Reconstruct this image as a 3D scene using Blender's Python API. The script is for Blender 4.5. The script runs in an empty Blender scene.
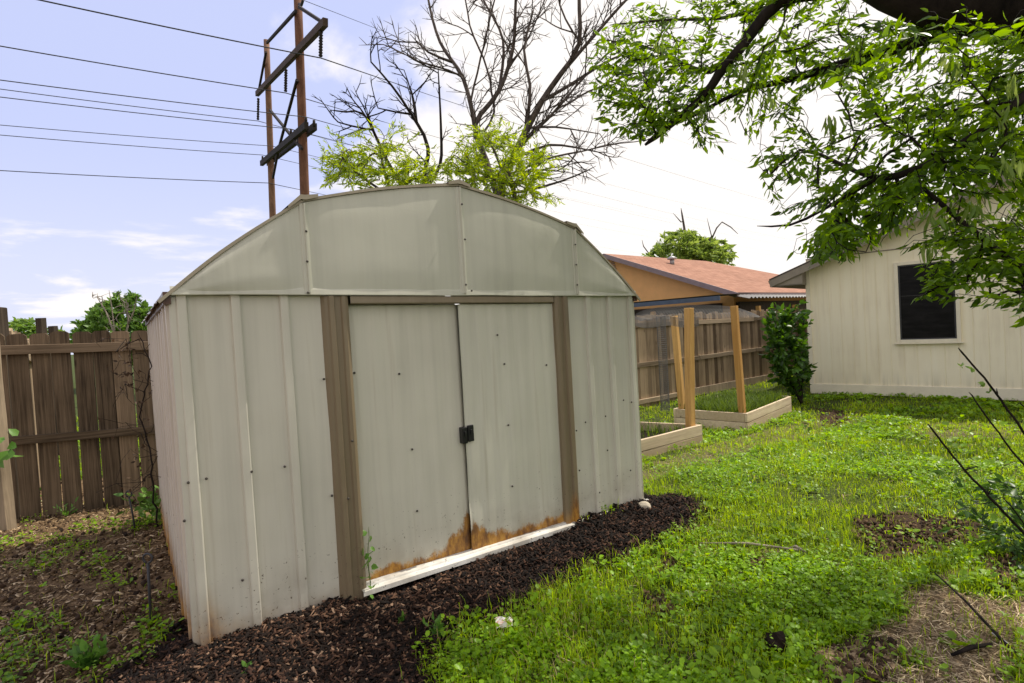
import bpy, math, random
import numpy as np
from mathutils import Vector, Matrix, noise as mnoise
random.seed(7); rng = np.random.default_rng(7)
sc = bpy.context.scene
col = sc.collection
R_ = math.radians

# ------------------------------------------------------------------ camera
FPX, PITCH, ROLL = 545.32, -0.024, -0.0574
cp, sp = math.cos(PITCH), math.sin(PITCH)
cF = np.array([0, cp, sp]); _r = np.array([1., 0, 0]); _u = np.array([0, -sp, cp])
c_, s_ = math.cos(ROLL), math.sin(ROLL)
cR = c_*_r + s_*_u; cU = -s_*_r + c_*_u
EYE = np.array([0, 0, 1.55])
cam = bpy.data.objects.new('camera', bpy.data.cameras.new('camera'))
col.objects.link(cam)
m = Matrix.Identity(4)
for i in range(3):
    m[i][0] = cR[i]; m[i][1] = cU[i]; m[i][2] = -cF[i]; m[i][3] = EYE[i]
cam.matrix_world = m
cam.data.sensor_width = 36; cam.data.lens = FPX/1024*36
cam.data.clip_start = 0.05; cam.data.clip_end = 3000
sc.camera = cam
def ray(x, y):
    d = cF + cR*(x-512)/FPX - cU*(y-341.5)/FPX
    return d/d[1]
def atY(x, y, Y): return EYE + ray(x, y)*Y
def onplane(x, y, p, n):
    d = ray(x, y); t = np.dot(np.asarray(p)-EYE, n)/np.dot(d, n)
    return EYE + d*t

# ------------------------------------------------------------------ noise + ground height
def _hash(ix, iy, s):
    h = (ix*374761393 + iy*668265263 + s*1442695041) & 0x7fffffff
    h = (h ^ (h >> 13))*1274126177 & 0x7fffffff
    return ((h ^ (h >> 16)) & 0xffff)/65535.0
def vnoise(x, y, s=0):
    x = np.asarray(x, float); y = np.asarray(y, float)
    ix = np.floor(x).astype(np.int64); iy = np.floor(y).astype(np.int64)
    fx = x-ix; fy = y-iy
    fx = fx*fx*(3-2*fx); fy = fy*fy*(3-2*fy)
    a = _hash(ix, iy, s); b = _hash(ix+1, iy, s); c = _hash(ix, iy+1, s); d = _hash(ix+1, iy+1, s)
    return a+(b-a)*fx+(c-a)*fy+(a-b-c+d)*fx*fy
def fbm(x, y, s=0, o=3):
    v = 0; a = .5; t = 0
    for i in range(o):
        v = v+a*vnoise(x, y, s+i); t += a; a *= .5; x = x*2.03+5.1; y = y*2.03+1.7
    return v/t
def sstep(a, b, x):
    t = np.clip((np.asarray(x, float)-a)/(b-a), 0, 1); return t*t*(3-2*t)
SH_O = np.array([-0.2883, 3.3261, 0.15]); SH_YAW = 0.617; SW = 1.511; SD = 2.5
sh_e = np.array([math.cos(SH_YAW), math.sin(SH_YAW)]); sh_n = np.array([-math.sin(SH_YAW), math.cos(SH_YAW)])
def shed_uv(x, y):
    dx = np.asarray(x)-SH_O[0]; dy = np.asarray(y)-SH_O[1]
    return dx*sh_e[0]+dy*sh_e[1], dx*sh_n[0]+dy*sh_n[1]
def g(x, y):
    x = np.asarray(x, float); y = np.asarray(y, float)
    z = .12 - .29*sstep(3.5, 9, y)
    near = 1-sstep(20, 60, np.hypot(x, y))
    z = z + near*(.05*(fbm(x*.9, y*.9, 3)-.5) + .02*(vnoise(x*4, y*4, 9)-.5))
    u, v = shed_uv(x, y)
    d = np.where(v < 0, -v, 0)
    m = np.exp(-(d/.42)**2)*(1-sstep(1.5, 2.0, np.abs(u)))*np.where(v < .3, 1, 0)
    m = m*(1-.75*(1-sstep(.62, .85, np.abs(u)))*np.exp(-(d/.16)**2))
    z = z + .055*m*(.7+.6*fbm(x*3, y*3, 21))
    return z
def G(px, py):
    z = 0.0
    for i in range(6):
        d = ray(px, py); p = EYE + d*((z-1.55)/d[2]); z = float(g(p[0], p[1]))
    return np.array([p[0], p[1], z])
def inpoly(x, y, poly):
    x = np.asarray(x, float); y = np.asarray(y, float); r = np.zeros(x.shape, bool)
    n = len(poly)
    for i in range(n):
        x0, y0 = poly[i][:2]; x1, y1 = poly[(i+1) % n][:2]
        if y0 == y1: continue
        c = ((y0 > y) != (y1 > y)) & (x < (x1-x0)*(y-y0)/(y1-y0)+x0)
        r ^= c
    return r
def gpoly(pts): return [G(*p)[:2] for p in pts]
P_MULCH = gpoly([(120,683),(165,655),(190,620),(345,592),(580,522),(642,497),(690,498),(702,512),(690,530),(655,546),(612,560),(575,572),(545,598),(505,618),(470,624),(435,645),(420,660),(428,683),(430,760),(60,760)])
P_STRAW = gpoly([(905,588),(955,574),(1070,568),(1130,760),(800,760),(822,655),(868,642),(898,615)])
P_DIRT = [gpoly([(856,520),(900,514),(960,520),(988,530),(975,550),(900,560),(862,562)]),
          gpoly([(655,560),(682,553),(694,576),(650,584)]),
          gpoly([(800,700),(822,655),(868,640),(905,650),(915,668),(880,690)]), gpoly([(985,560),(1030,556),(1040,590),(1000,592)]), gpoly([(640,600),(672,596),(676,612),(648,616)]), gpoly([(745,560),(768,556),(772,566),(750,572)]),
          gpoly([(815,408),(846,412),(852,424),(822,428)])]
P_DRY = [gpoly([(698,450),(735,438),(790,424),(850,408),(880,415),(840,432),(745,452),(700,470)]),
         gpoly([(690,545),(760,545),(800,552),(790,560),(700,556)]),
         gpoly([(630,470),(700,447),(706,458),(650,484)]),
         gpoly([(900,425),(960,420),(1024,428),(1024,438),(930,440)])]
BED1 = dict(k=G(703,444), e1=np.array([-.80,-.60]), e2=np.array([-.84,.54]), l1=2.3, l2=1.25)
_b1 = G(748,431); _b2 = G(674,427); _b3 = G(792,413)
def _n(v): v = np.asarray(v, float); return v/np.linalg.norm(v)
BED2 = dict(k=_b1, e1=_n((_b3-_b1)[:2]), e2=_n((_b2-_b1)[:2]), l1=float(np.linalg.norm((_b3-_b1)[:2])), l2=float(np.linalg.norm((_b2-_b1)[:2])))
def bedpoly(b):
    k = b['k'][:2]; a = b['e1']*b['l1']; c = b['e2']*b['l2']
    return [k, k+a, k+a+c, k+c]
def masks(x, y):
    x = np.asarray(x, float); y = np.asarray(y, float)
    wx = x+.16*(fbm(x*3.1, y*3.1, 40)-.5)+.05*(vnoise(x*13, y*13, 45)-.5); wy = y+.16*(fbm(x*3.1+9, y*3.1, 50)-.5)+.05*(vnoise(x*13, y*13, 46)-.5)
    mul = inpoly(wx, wy, P_MULCH); straw = inpoly(wx, wy, P_STRAW) & ~mul & (fbm(x*2.6, y*2.6, 61) > .43)
    dirt = np.zeros(x.shape, bool); dry = np.zeros(x.shape, bool)
    for p in P_DIRT: dirt |= inpoly(wx, wy, p)
    for p in P_DRY: dry |= inpoly(wx, wy, p)
    u, v = shed_uv(x, y); uw, vw = shed_uv(wx, wy)
    left = (uw < -1.40-.0*vw) & (wx < -1.0) & ~mul & (y < 7)
    shed = (np.abs(u) < SW) & (v > 0) & (v < SD)
    bed = inpoly(x, y, bedpoly(BED1)) | inpoly(x, y, bedpoly(BED2))
    grass = ~(mul | straw | dirt | left | shed)
    return dict(mulch=mul, straw=straw, dirt=dirt, dry=dry, left=left, shed=shed, bed=bed, grass=grass)

# ------------------------------------------------------------------ object helpers
def link(o, parent=None):
    col.objects.link(o)
    if parent is not None: o.parent = parent
    return o
def thing(name, label, cat, loc=(0,0,0), rotz=0, group=None):
    o = bpy.data.objects.new(name, None); col.objects.link(o)
    o.empty_display_size = .2
    o.location = Vector([float(v) for v in loc]); o.rotation_euler = (0, 0, rotz)
    tag(o, label, cat, group); return o
def tag(o, label=None, cat=None, group=None, kind=None):
    if label: o['label'] = label
    if cat: o['category'] = cat
    if group: o['group'] = group
    if kind: o['kind'] = kind
    return o
def mesh_np(name, V, F, mat, parent=None, tint=None, smooth=False):
    """V (n,3), F (m,k) uniform faces"""
    V = np.asarray(V, np.float32); F = np.asarray(F, np.int32)
    me = bpy.data.meshes.new(name)
    me.vertices.add(len(V)); me.vertices.foreach_set('co', V.ravel())
    k = F.shape[1]
    me.loops.add(F.size); me.loops.foreach_set('vertex_index', F.ravel())
    me.polygons.add(len(F)); me.polygons.foreach_set('loop_start', np.arange(0, F.size, k, dtype=np.int32))
    if smooth: me.polygons.foreach_set('use_smooth', np.ones(len(F), bool))
    me.update(calc_edges=True)
    if tint is not None:
        a = me.attributes.new('tint', 'FLOAT', 'POINT'); a.data.foreach_set('value', np.asarray(tint, np.float32))
    if mat: me.materials.append(mat)
    return link(bpy.data.objects.new(name, me), parent)
class MB:
    def __init__(s): s.v = []; s.f = []; s.t = []; s.sm = []
    def add(s, V, F, tint=.5, smooth=False):
        o = len(s.v)
        for p in V: s.v.append((float(p[0]), float(p[1]), float(p[2])))
        if np.ndim(tint): s.t.extend(float(q) for q in tint)
        else: s.t.extend([float(tint)]*len(V))
        for f in F: s.f.append(tuple(int(i)+o for i in f)); s.sm.append(smooth)
        return s
    def box(s, c, size, rot=None, tint=.5, jit=0):
        hx, hy, hz = [q/2 for q in size]
        V = [Vector((x, y, z)) for z in (-hz, hz) for y in (-hy, hy) for x in (-hx, hx)]
        if jit: V = [v+Vector((random.uniform(-jit, jit), random.uniform(-jit, jit), random.uniform(-jit, jit))) for v in V]
        if rot is not None: V = [rot @ v for v in V]
        c = Vector([float(q) for q in c])
        s.add([v+c for v in V], [(0,2,3,1),(4,5,7,6),(0,1,5,4),(2,6,7,3),(0,4,6,2),(1,3,7,5)], tint); return s
    def beam(s, a, b, w, h, tint=.5, up=(0,0,1), nseg=1, wob=0):
        """box from a to b, w across, h along up"""
        a = Vector([float(q) for q in a]); b = Vector([float(q) for q in b]); d = (b-a).normalized(); up = Vector(up)
        x = d.cross(up)
        if x.length < 1e-4: x = d.cross(Vector((0, 1, 0)))
        x.normalize(); z = x.cross(d).normalized()
        V = []; F = []
        for i in range(nseg+1):
            c = a.lerp(b, i/nseg)
            if wob: c = c+x*random.uniform(-wob, wob)+z*random.uniform(-wob, wob)
            V += [c-x*w/2-z*h/2, c+x*w/2-z*h/2, c+x*w/2+z*h/2, c-x*w/2+z*h/2]
        for i in range(nseg):
            o = 4*i
            F += [(o, o+4, o+5, o+1), (o+1, o+5, o+6, o+2), (o+2, o+6, o+7, o+3), (o+3, o+7, o+4, o)]
        F += [(0,1,2,3), tuple(4*nseg+q for q in (3,2,1,0))]
        s.add(V, F, tint); return s
    def tube(s, pts, rad, n=6, tint=.5, cap=True):
        P = [np.asarray(p, float) for p in pts]; k = len(P)
        if np.ndim(rad) == 0: rad = [rad]*k
        V = []; F = []; T = []
        ref = None
        for i in range(k):
            d = P[min(i+1, k-1)]-P[max(i-1, 0)]; d = d/(np.linalg.norm(d)+1e-9)
            if ref is None:
                ref = np.array([0, 0, 1.]) if abs(d[2]) < .9 else np.array([1., 0, 0])
            x = ref-d*np.dot(ref, d); x /= (np.linalg.norm(x)+1e-9); ref = x; y = np.cross(d, x)
            for j in range(n):
                a = 2*math.pi*j/n; V.append(P[i]+rad[i]*(math.cos(a)*x+math.sin(a)*y))
        for i in range(k-1):
            for j in range(n):
                a = i*n+j; b = i*n+(j+1) % n; F.append((a, b, b+n, a+n))
        if cap: F += [tuple(range(n-1, -1, -1)), tuple((k-1)*n+j for j in range(n))]
        s.add(V, F, tint, True); return s
    def build(s, name, mat, parent=None, loc=None):
        me = bpy.data.meshes.new(name); me.from_pydata(s.v, [], s.f)
        me.polygons.foreach_set('use_smooth', s.sm)
        a = me.attributes.new('tint', 'FLOAT', 'POINT'); a.data.foreach_set('value', s.t)
        if mat: me.materials.append(mat)
        o = link(bpy.data.objects.new(name, me), parent)
        if loc is not None: o.location = loc
        return o
def recalc(o):
    import bmesh
    bm = bmesh.new(); bm.from_mesh(o.data); bmesh.ops.recalc_face_normals(bm, faces=bm.faces); bm.to_mesh(o.data); bm.free(); return o
def bevel(o, w=.004, seg=2):
    b = o.modifiers.new('bevel', 'BEVEL'); b.width = w; b.segments = seg; b.limit_method = 'ANGLE'; b.angle_limit = R_(40); return o

# ------------------------------------------------------------------ materials
def newmat(name):
    mt = bpy.data.materials.new(name); mt.use_nodes = True
    nt = mt.node_tree; nt.nodes.clear()
    return mt, nt, nt.nodes, nt.links
def N(nt, t, **kw):
    n = nt.nodes.new(t)
    for k, v in kw.items():
        if k.startswith('i_'): n.inputs[k[2:].replace('_', ' ')].default_value = v
        else: setattr(n, k, v)
    return n
def ramp(nt, stops):
    r = nt.nodes.new('ShaderNodeValToRGB'); e = r.color_ramp.elements
    while len(e) > 1: e.remove(e[-1])
    e[0].position = stops[0][0]; e[0].color = (*stops[0][1], 1) if len(stops[0][1]) == 3 else stops[0][1]
    for p, c in stops[1:]:
        x = e.new(p); x.color = (*c, 1) if len(c) == 3 else c
    return r
def noise_n(nt, vec, scale, detail=4, rough=.55, dist=0):
    n = nt.nodes.new('ShaderNodeTexNoise'); n.inputs['Scale'].default_value = scale; n.inputs['Detail'].default_value = detail
    n.inputs['Roughness'].default_value = rough; n.inputs['Distortion'].default_value = dist
    nt.links.new(vec, n.inputs['Vector']); return n.outputs['Fac']
def mapping(nt, vec, scale=(1,1,1), rot=(0,0,0), loc=(0,0,0)):
    n = nt.nodes.new('ShaderNodeMapping'); n.inputs['Scale'].default_value = scale; n.inputs['Rotation'].default_value = rot; n.inputs['Location'].default_value = loc
    nt.links.new(vec, n.inputs['Vector']); return n.outputs['Vector']
def math_n(nt, op, a, b=None, clamp=False):
    n = nt.nodes.new('ShaderNodeMath'); n.operation = op; n.use_clamp = clamp
    for i, q in enumerate((a, b)):
        if q is None: continue
        if isinstance(q, (int, float)): n.inputs[i].default_value = q
        else: nt.links.new(q, n.inputs[i])
    return n.outputs[0]
def mixc(nt, fac, a, b, mode='MIX'):
    n = nt.nodes.new('ShaderNodeMix'); n.data_type = 'RGBA'; n.blend_type = mode
    for i, q in ((0, fac), (6, a), (7, b)):
        if isinstance(q, (int, float)): n.inputs[i].default_value = q
        elif isinstance(q, tuple): n.inputs[i].default_value = (*q, 1) if len(q) == 3 else q
        else: nt.links.new(q, n.inputs[i])
    return n.outputs[2]
def maprange(nt, v, a, b, c=0., d=1.):
    n = nt.nodes.new('ShaderNodeMapRange'); n.interpolation_type = 'SMOOTHSTEP'
    for i, q in ((1, a), (2, b), (3, c), (4, d)): n.inputs[i].default_value = q
    nt.links.new(v, n.inputs[0]); return n.outputs[0]
def finish(nt, color, rough=.6, bump=None, bstr=.3, bdist=.01, spec=.4, metal=0):
    p = nt.nodes.new('ShaderNodeBsdfPrincipled'); o = nt.nodes.new('ShaderNodeOutputMaterial')
    if isinstance(color, tuple): p.inputs['Base Color'].default_value = (*color, 1)
    else: nt.links.new(color, p.inputs['Base Color'])
    if isinstance(rough, (int, float)): p.inputs['Roughness'].default_value = rough
    else: nt.links.new(rough, p.inputs['Roughness'])
    p.inputs['Specular IOR Level'].default_value = spec; p.inputs['Metallic'].default_value = metal
    if bump is not None:
        b = nt.nodes.new('ShaderNodeBump'); b.inputs['Strength'].default_value = bstr; b.inputs['Distance'].default_value = bdist
        nt.links.new(bump, b.inputs['Height']); nt.links.new(b.outputs[0], p.inputs['Normal'])
    nt.links.new(p.outputs[0], o.inputs[0]); return p
def objco(nt): return nt.nodes.new('ShaderNodeTexCoord').outputs['Object']
def tintn(nt):
    a = nt.nodes.new('ShaderNodeAttribute'); a.attribute_name = 'tint'; return a.outputs['Fac']

def mat_plain(name, c, rough=.6, var=.25, scale=6, spec=.4, metal=0, bump=.1):
    mt, nt, *_ = newmat(name); co = objco(nt)
    n1 = noise_n(nt, co, scale, 5); n2 = noise_n(nt, co, scale*9, 3)
    f = math_n(nt, 'ADD', math_n(nt, 'MULTIPLY', n1, .7), math_n(nt, 'MULTIPLY', n2, .3))
    r = ramp(nt, [(.3, tuple(q*(1-var) for q in c)), (.7, tuple(min(1, q*(1+var)) for q in c))]); nt.links.new(f, r.inputs[0])
    finish(nt, r.outputs[0], rough, n2, bump, .004, spec, metal); return mt

def mat_wood(name, dark, light, axis=2, grain=38, rough=.85, knots=True, tintamt=.5, stain=None):
    """weathered wood, grain along axis, object coordinates; tint varies each board"""
    mt, nt, *_ = newmat(name); co = objco(nt); t = tintn(nt)
    comb = nt.nodes.new('ShaderNodeCombineXYZ')
    off = math_n(nt, 'MULTIPLY', t, 37.0)
    for i in range(3): nt.links.new(off, comb.inputs[i])
    va = nt.nodes.new('ShaderNodeVectorMath'); va.operation = 'ADD'; nt.links.new(co, va.inputs[0]); nt.links.new(comb.outputs[0], va.inputs[1])
    s = [grain]*3; s[axis] = 1.3
    g1 = noise_n(nt, mapping(nt, va.outputs[0], tuple(s)), 1, 5, .6, .6)
    s2 = [grain*4]*3; s2[axis] = 3.
    g2 = noise_n(nt, mapping(nt, va.outputs[0], tuple(s2)), 1, 3, .6)
    big = noise_n(nt, va.outputs[0], 2.2, 3)
    f = math_n(nt, 'ADD', math_n(nt, 'MULTIPLY', g1, .55), math_n(nt, 'MULTIPLY', g2, .25))
    f = math_n(nt, 'ADD', f, math_n(nt, 'MULTIPLY', big, .3))
    f = math_n(nt, 'ADD', f, math_n(nt, 'MULTIPLY', math_n(nt, 'SUBTRACT', t, .5), tintamt))
    r = ramp(nt, [(.32, dark), (.55, tuple((a+b)/2*.9 for a, b in zip(dark, light))), (.78, light)]); nt.links.new(f, r.inputs[0])
    c = r.outputs[0]
    if knots:
        v = nt.nodes.new('ShaderNodeTexVoronoi'); v.inputs['Scale'].default_value = 1
        ks = [5.]*3; ks[axis] = 1.6
        nt.links.new(mapping(nt, va.outputs[0], tuple(ks)), v.inputs['Vector'])
        k = maprange(nt, v.outputs['Distance'], .10, .03)
        c = mixc(nt, math_n(nt, 'MULTIPLY', k, .75), c, tuple(q*.35 for q in dark))
    if stain:
        sx = nt.nodes.new('ShaderNodeSeparateXYZ'); nt.links.new(co, sx.inputs[0])
        k = math_n(nt, 'MULTIPLY', maprange(nt, sx.outputs[2], stain[0], stain[1]), maprange(nt, big, .3, .6))
        c = mixc(nt, k, c, stain[2])
    finish(nt, c, rough, g1, .5, .004, .2); return mt

def mat_leaf(name, dark, light, transl=.45, rough=.45, dead=None):
    mt, nt, *_ = newmat(name); t = tintn(nt)
    r = ramp(nt, [(0, dark), (1, light)] if dead is None else [(0, dark), (.86, light), (.90, dead), (1, dead)]); nt.links.new(t, r.inputs[0])
    p = nt.nodes.new('ShaderNodeBsdfPrincipled'); p.inputs['Roughness'].default_value = rough; p.inputs['Specular IOR Level'].default_value = .35
    nt.links.new(r.outputs[0], p.inputs['Base Color'])
    tr = nt.nodes.new('ShaderNodeBsdfTranslucent'); hs = nt.nodes.new('ShaderNodeHueSaturation')
    hs.inputs['Hue'].default_value = .485; hs.inputs['Saturation'].default_value = 1.1; hs.inputs['Value'].default_value = 1.6
    nt.links.new(r.outputs[0], hs.inputs['Color']); nt.links.new(hs.outputs[0], tr.inputs['Color'])
    mx = nt.nodes.new('ShaderNodeMixShader'); mx.inputs[0].default_value = transl
    nt.links.new(p.outputs[0], mx.inputs[1]); nt.links.new(tr.outputs[0], mx.inputs[2])
    o = nt.nodes.new('ShaderNodeOutputMaterial'); nt.links.new(mx.outputs[0], o.inputs[0]); return mt

def mat_bark(name, dark, light, scale=14):
    mt, nt, *_ = newmat(name); co = objco(nt)
    n1 = noise_n(nt, mapping(nt, co, (1, 1, .35)), scale, 5, .65); n2 = noise_n(nt, co, 1.5, 3)
    f = math_n(nt, 'ADD', math_n(nt, 'MULTIPLY', n1, .7), math_n(nt, 'MULTIPLY', n2, .3))
    r = ramp(nt, [(.35, dark), (.65, light)]); nt.links.new(f, r.inputs[0])
    finish(nt, r.outputs[0], .9, n1, .6, .01, .15); return mt

RUST_D, RUST_L = (.09, .028, .008), (.42, .17, .035)
def mat_painted(name, c, mud=True, rust=None, rough=.38, stain=(.34, .30, .225), streak=.8):
    """old enamel paint on steel. rust: list of (axis expr) handled as (u0, falloff, h0, h1): rust rises from the bottom edge, highest at u0"""
    mt, nt, *_ = newmat(name); co = objco(nt)
    sx = nt.nodes.new('ShaderNodeSeparateXYZ'); nt.links.new(co, sx.inputs[0]); X, Y, Z = sx.outputs
    big = noise_n(nt, co, 1.1, 4); mid = noise_n(nt, co, 5, 5); fine = noise_n(nt, co, 60, 3, .7)
    st = noise_n(nt, mapping(nt, co, (16, 16, .55)), 1, 4, .6)
    f = math_n(nt, 'ADD', math_n(nt, 'MULTIPLY', big, .5), math_n(nt, 'MULTIPLY', st, .5))
    r = ramp(nt, [(.34, tuple(q*.86 for q in c)), (.5, c), (.68, tuple(q*1.10 for q in c))]); nt.links.new(f, r.inputs[0])
    cl = r.outputs[0]
    cl = mixc(nt, math_n(nt, 'MULTIPLY', maprange(nt, st, .55, .75), streak*.5), cl, stain)
    rgh = None
    if mud:
        # dirt splashed up from the ground + general grime along the foot
        v = nt.nodes.new('ShaderNodeTexVoronoi'); v.inputs['Scale'].default_value = 58; v.inputs['Randomness'].default_value = 1
        nz_ = nt.nodes.new('ShaderNodeTexNoise'); nz_.inputs['Scale'].default_value = 95; nz_.inputs['Detail'].default_value = 2; nt.links.new(co, nz_.inputs['Vector'])
        dvv = nt.nodes.new('ShaderNodeVectorMath'); dvv.operation = 'MULTIPLY_ADD'; nt.links.new(nz_.outputs['Color'], dvv.inputs[0]); dvv.inputs[1].default_value = (.028, .028, .028); nt.links.new(co, dvv.inputs[2])
        nt.links.new(dvv.outputs[0], v.inputs['Vector'])
        sz = noise_n(nt, co, 25, 2)
        thr = math_n(nt, 'MULTIPLY', maprange(nt, Z, .75, .0), .34)
        thr = math_n(nt, 'MULTIPLY', thr, maprange(nt, sz, .40, .72))
        spot = math_n(nt, 'LESS_THAN', v.outputs['Distance'], thr)
        cl = mixc(nt, math_n(nt, 'MULTIPLY', spot, .8), cl, (.06, .042, .03))
        gr = math_n(nt, 'MULTIPLY', maprange(nt, Z, .38, -.02), maprange(nt, mid, .3, .75))
        cl = mixc(nt, math_n(nt, 'MULTIPLY', gr, .6), cl, (.19, .145, .09))
        # few dark chips anywhere
        v2 = nt.nodes.new('ShaderNodeTexVoronoi'); v2.inputs['Scale'].default_value = 11; nt.links.new(co, v2.inputs['Vector'])
        ch = math_n(nt, 'LESS_THAN', v2.outputs['Distance'], math_n(nt, 'MULTIPLY', maprange(nt, mid, .56, .72), .07))
        cl = mixc(nt, math_n(nt, 'MULTIPLY', ch, .7), cl, (.12, .08, .05))
    if rust:
        tot = None
        for (u0, fall, hb, hp, sharp) in rust:
            d = math_n(nt, 'ABSOLUTE', math_n(nt, 'SUBTRACT', X, u0))
            e = math_n(nt, 'POWER', 2.718, math_n(nt, 'MULTIPLY', d, -1/fall))
            h = math_n(nt, 'ADD', math_n(nt, 'MULTIPLY', e, hp), hb)
            rn = noise_n(nt, mapping(nt, co, (6.5, 6.5, 2.2), (0, 0, 0), (u0, 0, 3)), 1, 6, .65)
            h = math_n(nt, 'MULTIPLY', h, math_n(nt, 'MULTIPLY', rn, 2.0))
            q = math_n(nt, 'SUBTRACT', h, Z)
            k = maprange(nt, math_n(nt, 'ADD', q, math_n(nt, 'MULTIPLY', math_n(nt, 'SUBTRACT', noise_n(nt, co, 45, 4, .7), .5), .07)), -sharp*2.2, sharp*2.2)
            tot = k if tot is None else math_n(nt, 'MAXIMUM', tot, k)
        rr = ramp(nt, [(.28, (.05, .019, .006)), (.42, (.20, .078, .010)), (.56, (.43, .20, .022)), (.74, (.60, .34, .06))])
        nt.links.new(noise_n(nt, mapping(nt, co, (17, 17, 8)), 1, 6, .72), rr.inputs[0])
        cl = mixc(nt, math_n(nt, 'MULTIPLY', tot, .93), cl, rr.outputs[0])
        rgh = math_n(nt, 'ADD', math_n(nt, 'MULTIPLY', tot, .45), rough)
    hgt = math_n(nt, 'ADD', math_n(nt, 'MULTIPLY', big, 1.0), math_n(nt, 'MULTIPLY', fine, .02))
    rn_ = math_n(nt, 'ADD', rgh if rgh is not None else rough, math_n(nt, 'MULTIPLY', math_n(nt, 'SUBTRACT', mid, .5), .5)); finish(nt, cl, rn_, hgt, .4, .02, .35); return mt

M = {}
M['ground'] = None
M['fence_l'] = mat_wood('weathered_fence_wood', (.030, .020, .012), (.31, .22, .14), tintamt=.25)
M['fence_lrail'] = mat_wood('weathered_rail_wood', (.05, .034, .02), (.28, .20, .13), axis=0, tintamt=.3)
M['fence_r'] = mat_wood('grey_fence_wood', (.10, .066, .04), (.44, .325, .21), tintamt=.45)
M['fence_rrail'] = mat_wood('grey_rail_wood', (.13, .095, .06), (.44, .34, .23), axis=0, tintamt=.4)
M['post_old'] = mat_wood('pale_old_post', (.12, .09, .06), (.42, .33, .23), tintamt=.3)
M['post_dark'] = mat_wood('dark_old_post', (.02, .014, .01), (.10, .075, .055), tintamt=.3)
M['cedar'] = mat_wood('cedar_post', (.40, .20, .055), (.70, .43, .16), tintamt=.3)
M['bedwood'] = mat_wood('bed_board', (.46, .34, .22), (.78, .64, .46), axis=0, tintamt=.3, grain=24)
M['pole'] = mat_wood('pole_wood', (.08, .036, .022), (.28, .14, .088), tintamt=.2, grain=6, knots=False)
M['pole_grey'] = mat_wood('pole_wood_grey', (.11, .06, .04), (.34, .2, .13), tintamt=.2, grain=6, knots=False)
M['arm'] = mat_plain('crossarm_wood', (.028, .022, .02), .9, .4)
M['arm_brown'] = mat_plain('crossarm_wood_brown', (.07, .045, .032), .9, .4)
M['dark_metal'] = mat_plain('dark_metal', (.035, .035, .04), .5, .3)
M['black'] = mat_plain('black_plastic', (.012, .012, .013), .35, .2)
M['wire'] = mat_plain('cable', (.05, .05, .055), .6, .1)
PAINT = (.58, .555, .48)
M['panel'] = mat_painted('shed_panel_paint', PAINT)
M['panel_left'] = mat_painted('shed_panel_left_paint', PAINT, rust=[(-1.44, .06, -.05, .20, .09)])
M['side'] = mat_painted('shed_side_paint', (.57, .51, .45), rust=[(-1.511, .3, -.02, .16, .08)])
M['gable'] = mat_painted('shed_gable_paint', (.545, .535, .455), mud=False, streak=.3)
M['door_l'] = mat_painted('shed_door_paint', (.60, .575, .49), rust=[(-.03, .10, .098, .17, .010)])
M['door_r'] = mat_painted('shed_door_right_paint', (.60, .58, .495), rust=[(.0, .15, .098, .09, .010), (.70, .10, .05, .07, .010)])
M['jamb'] = mat_painted('shed_jamb_paint', (.21, .163, .105), rust=[(.80, .06, .0, .18, .05)], streak=.6, stain=(.09, .06, .04))
M['jamb_l'] = mat_painted('shed_jamb_left_paint', (.21, .163, .105), streak=.6, stain=(.09, .06, .04))
M['header'] = mat_painted('shed_header_paint', (.24, .19, .13), mud=False, streak=.6)
M['roof'] = mat_painted('shed_roof_paint', (.36, .31, .23), mud=False)
M['roof_dark'] = mat_painted('shed_eave_rust', (.10, .05, .035), mud=False)
M['white_track'] = mat_painted('white_track_paint', (.74, .73, .69), mud=True, streak=.6)
M['trim_light'] = mat_painted('shed_trim_paint', (.47, .45, .37))
M['screw'] = mat_plain('screw_head', (.05, .042, .035), .5, .4)

# ------------------------------------------------------------------ garden shed
ZE = 1.614; HR = .662; HK = .474; UK = .605*SW; SHEAR = .0146
shed = thing('garden_shed', 'beige metal barn-roof garden shed with double sliding doors and rusty foot', 'shed', SH_O, SH_YAW)
def S(u, v, z): return (u, v, z-SHEAR*u)
def bow(t): return math.sin(math.pi*min(1, max(0, t)))
def roofz(u):
    a = abs(u)
    return ZE+HR-(HR-HK)*a/UK+bow(a/UK)*.0214 if a < UK else ZE+HK*(SW-a)/(SW-UK)+bow((a-UK)/(SW+.045-UK))*.0268
def dent(u, z, seed, amp):
    return .8*amp*(mnoise.noise((u*2.1+seed, z*1.6, seed*3.3))+.5*mnoise.noise((u*5+seed, z*4, 7)))
def profile_wall(name, prof, z0, z1, mat, nz=18, amp=.0065, seed=0, parent=shed, axis='front', smooth=False):
    """prof: (u, v) points along the wall; extruded upwards"""
    k = len(prof); V = []; F = []
    for i in range(nz+1):
        z = z0+(z1-z0)*i/nz
        for (u, v) in prof:
            if axis == 'front': V.append(S(u, v+dent(u, z, seed, amp), z))
            else: V.append(S(u+dent(v, z, seed, amp), v, z))
    for i in range(nz):
        for j in range(k-1):
            a = i*k+j; F.append((a, a+1, a+k+1, a+k))
    mb = MB(); mb.add(V, F, .5, smooth); return mb.build(name, mat, parent)
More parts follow.
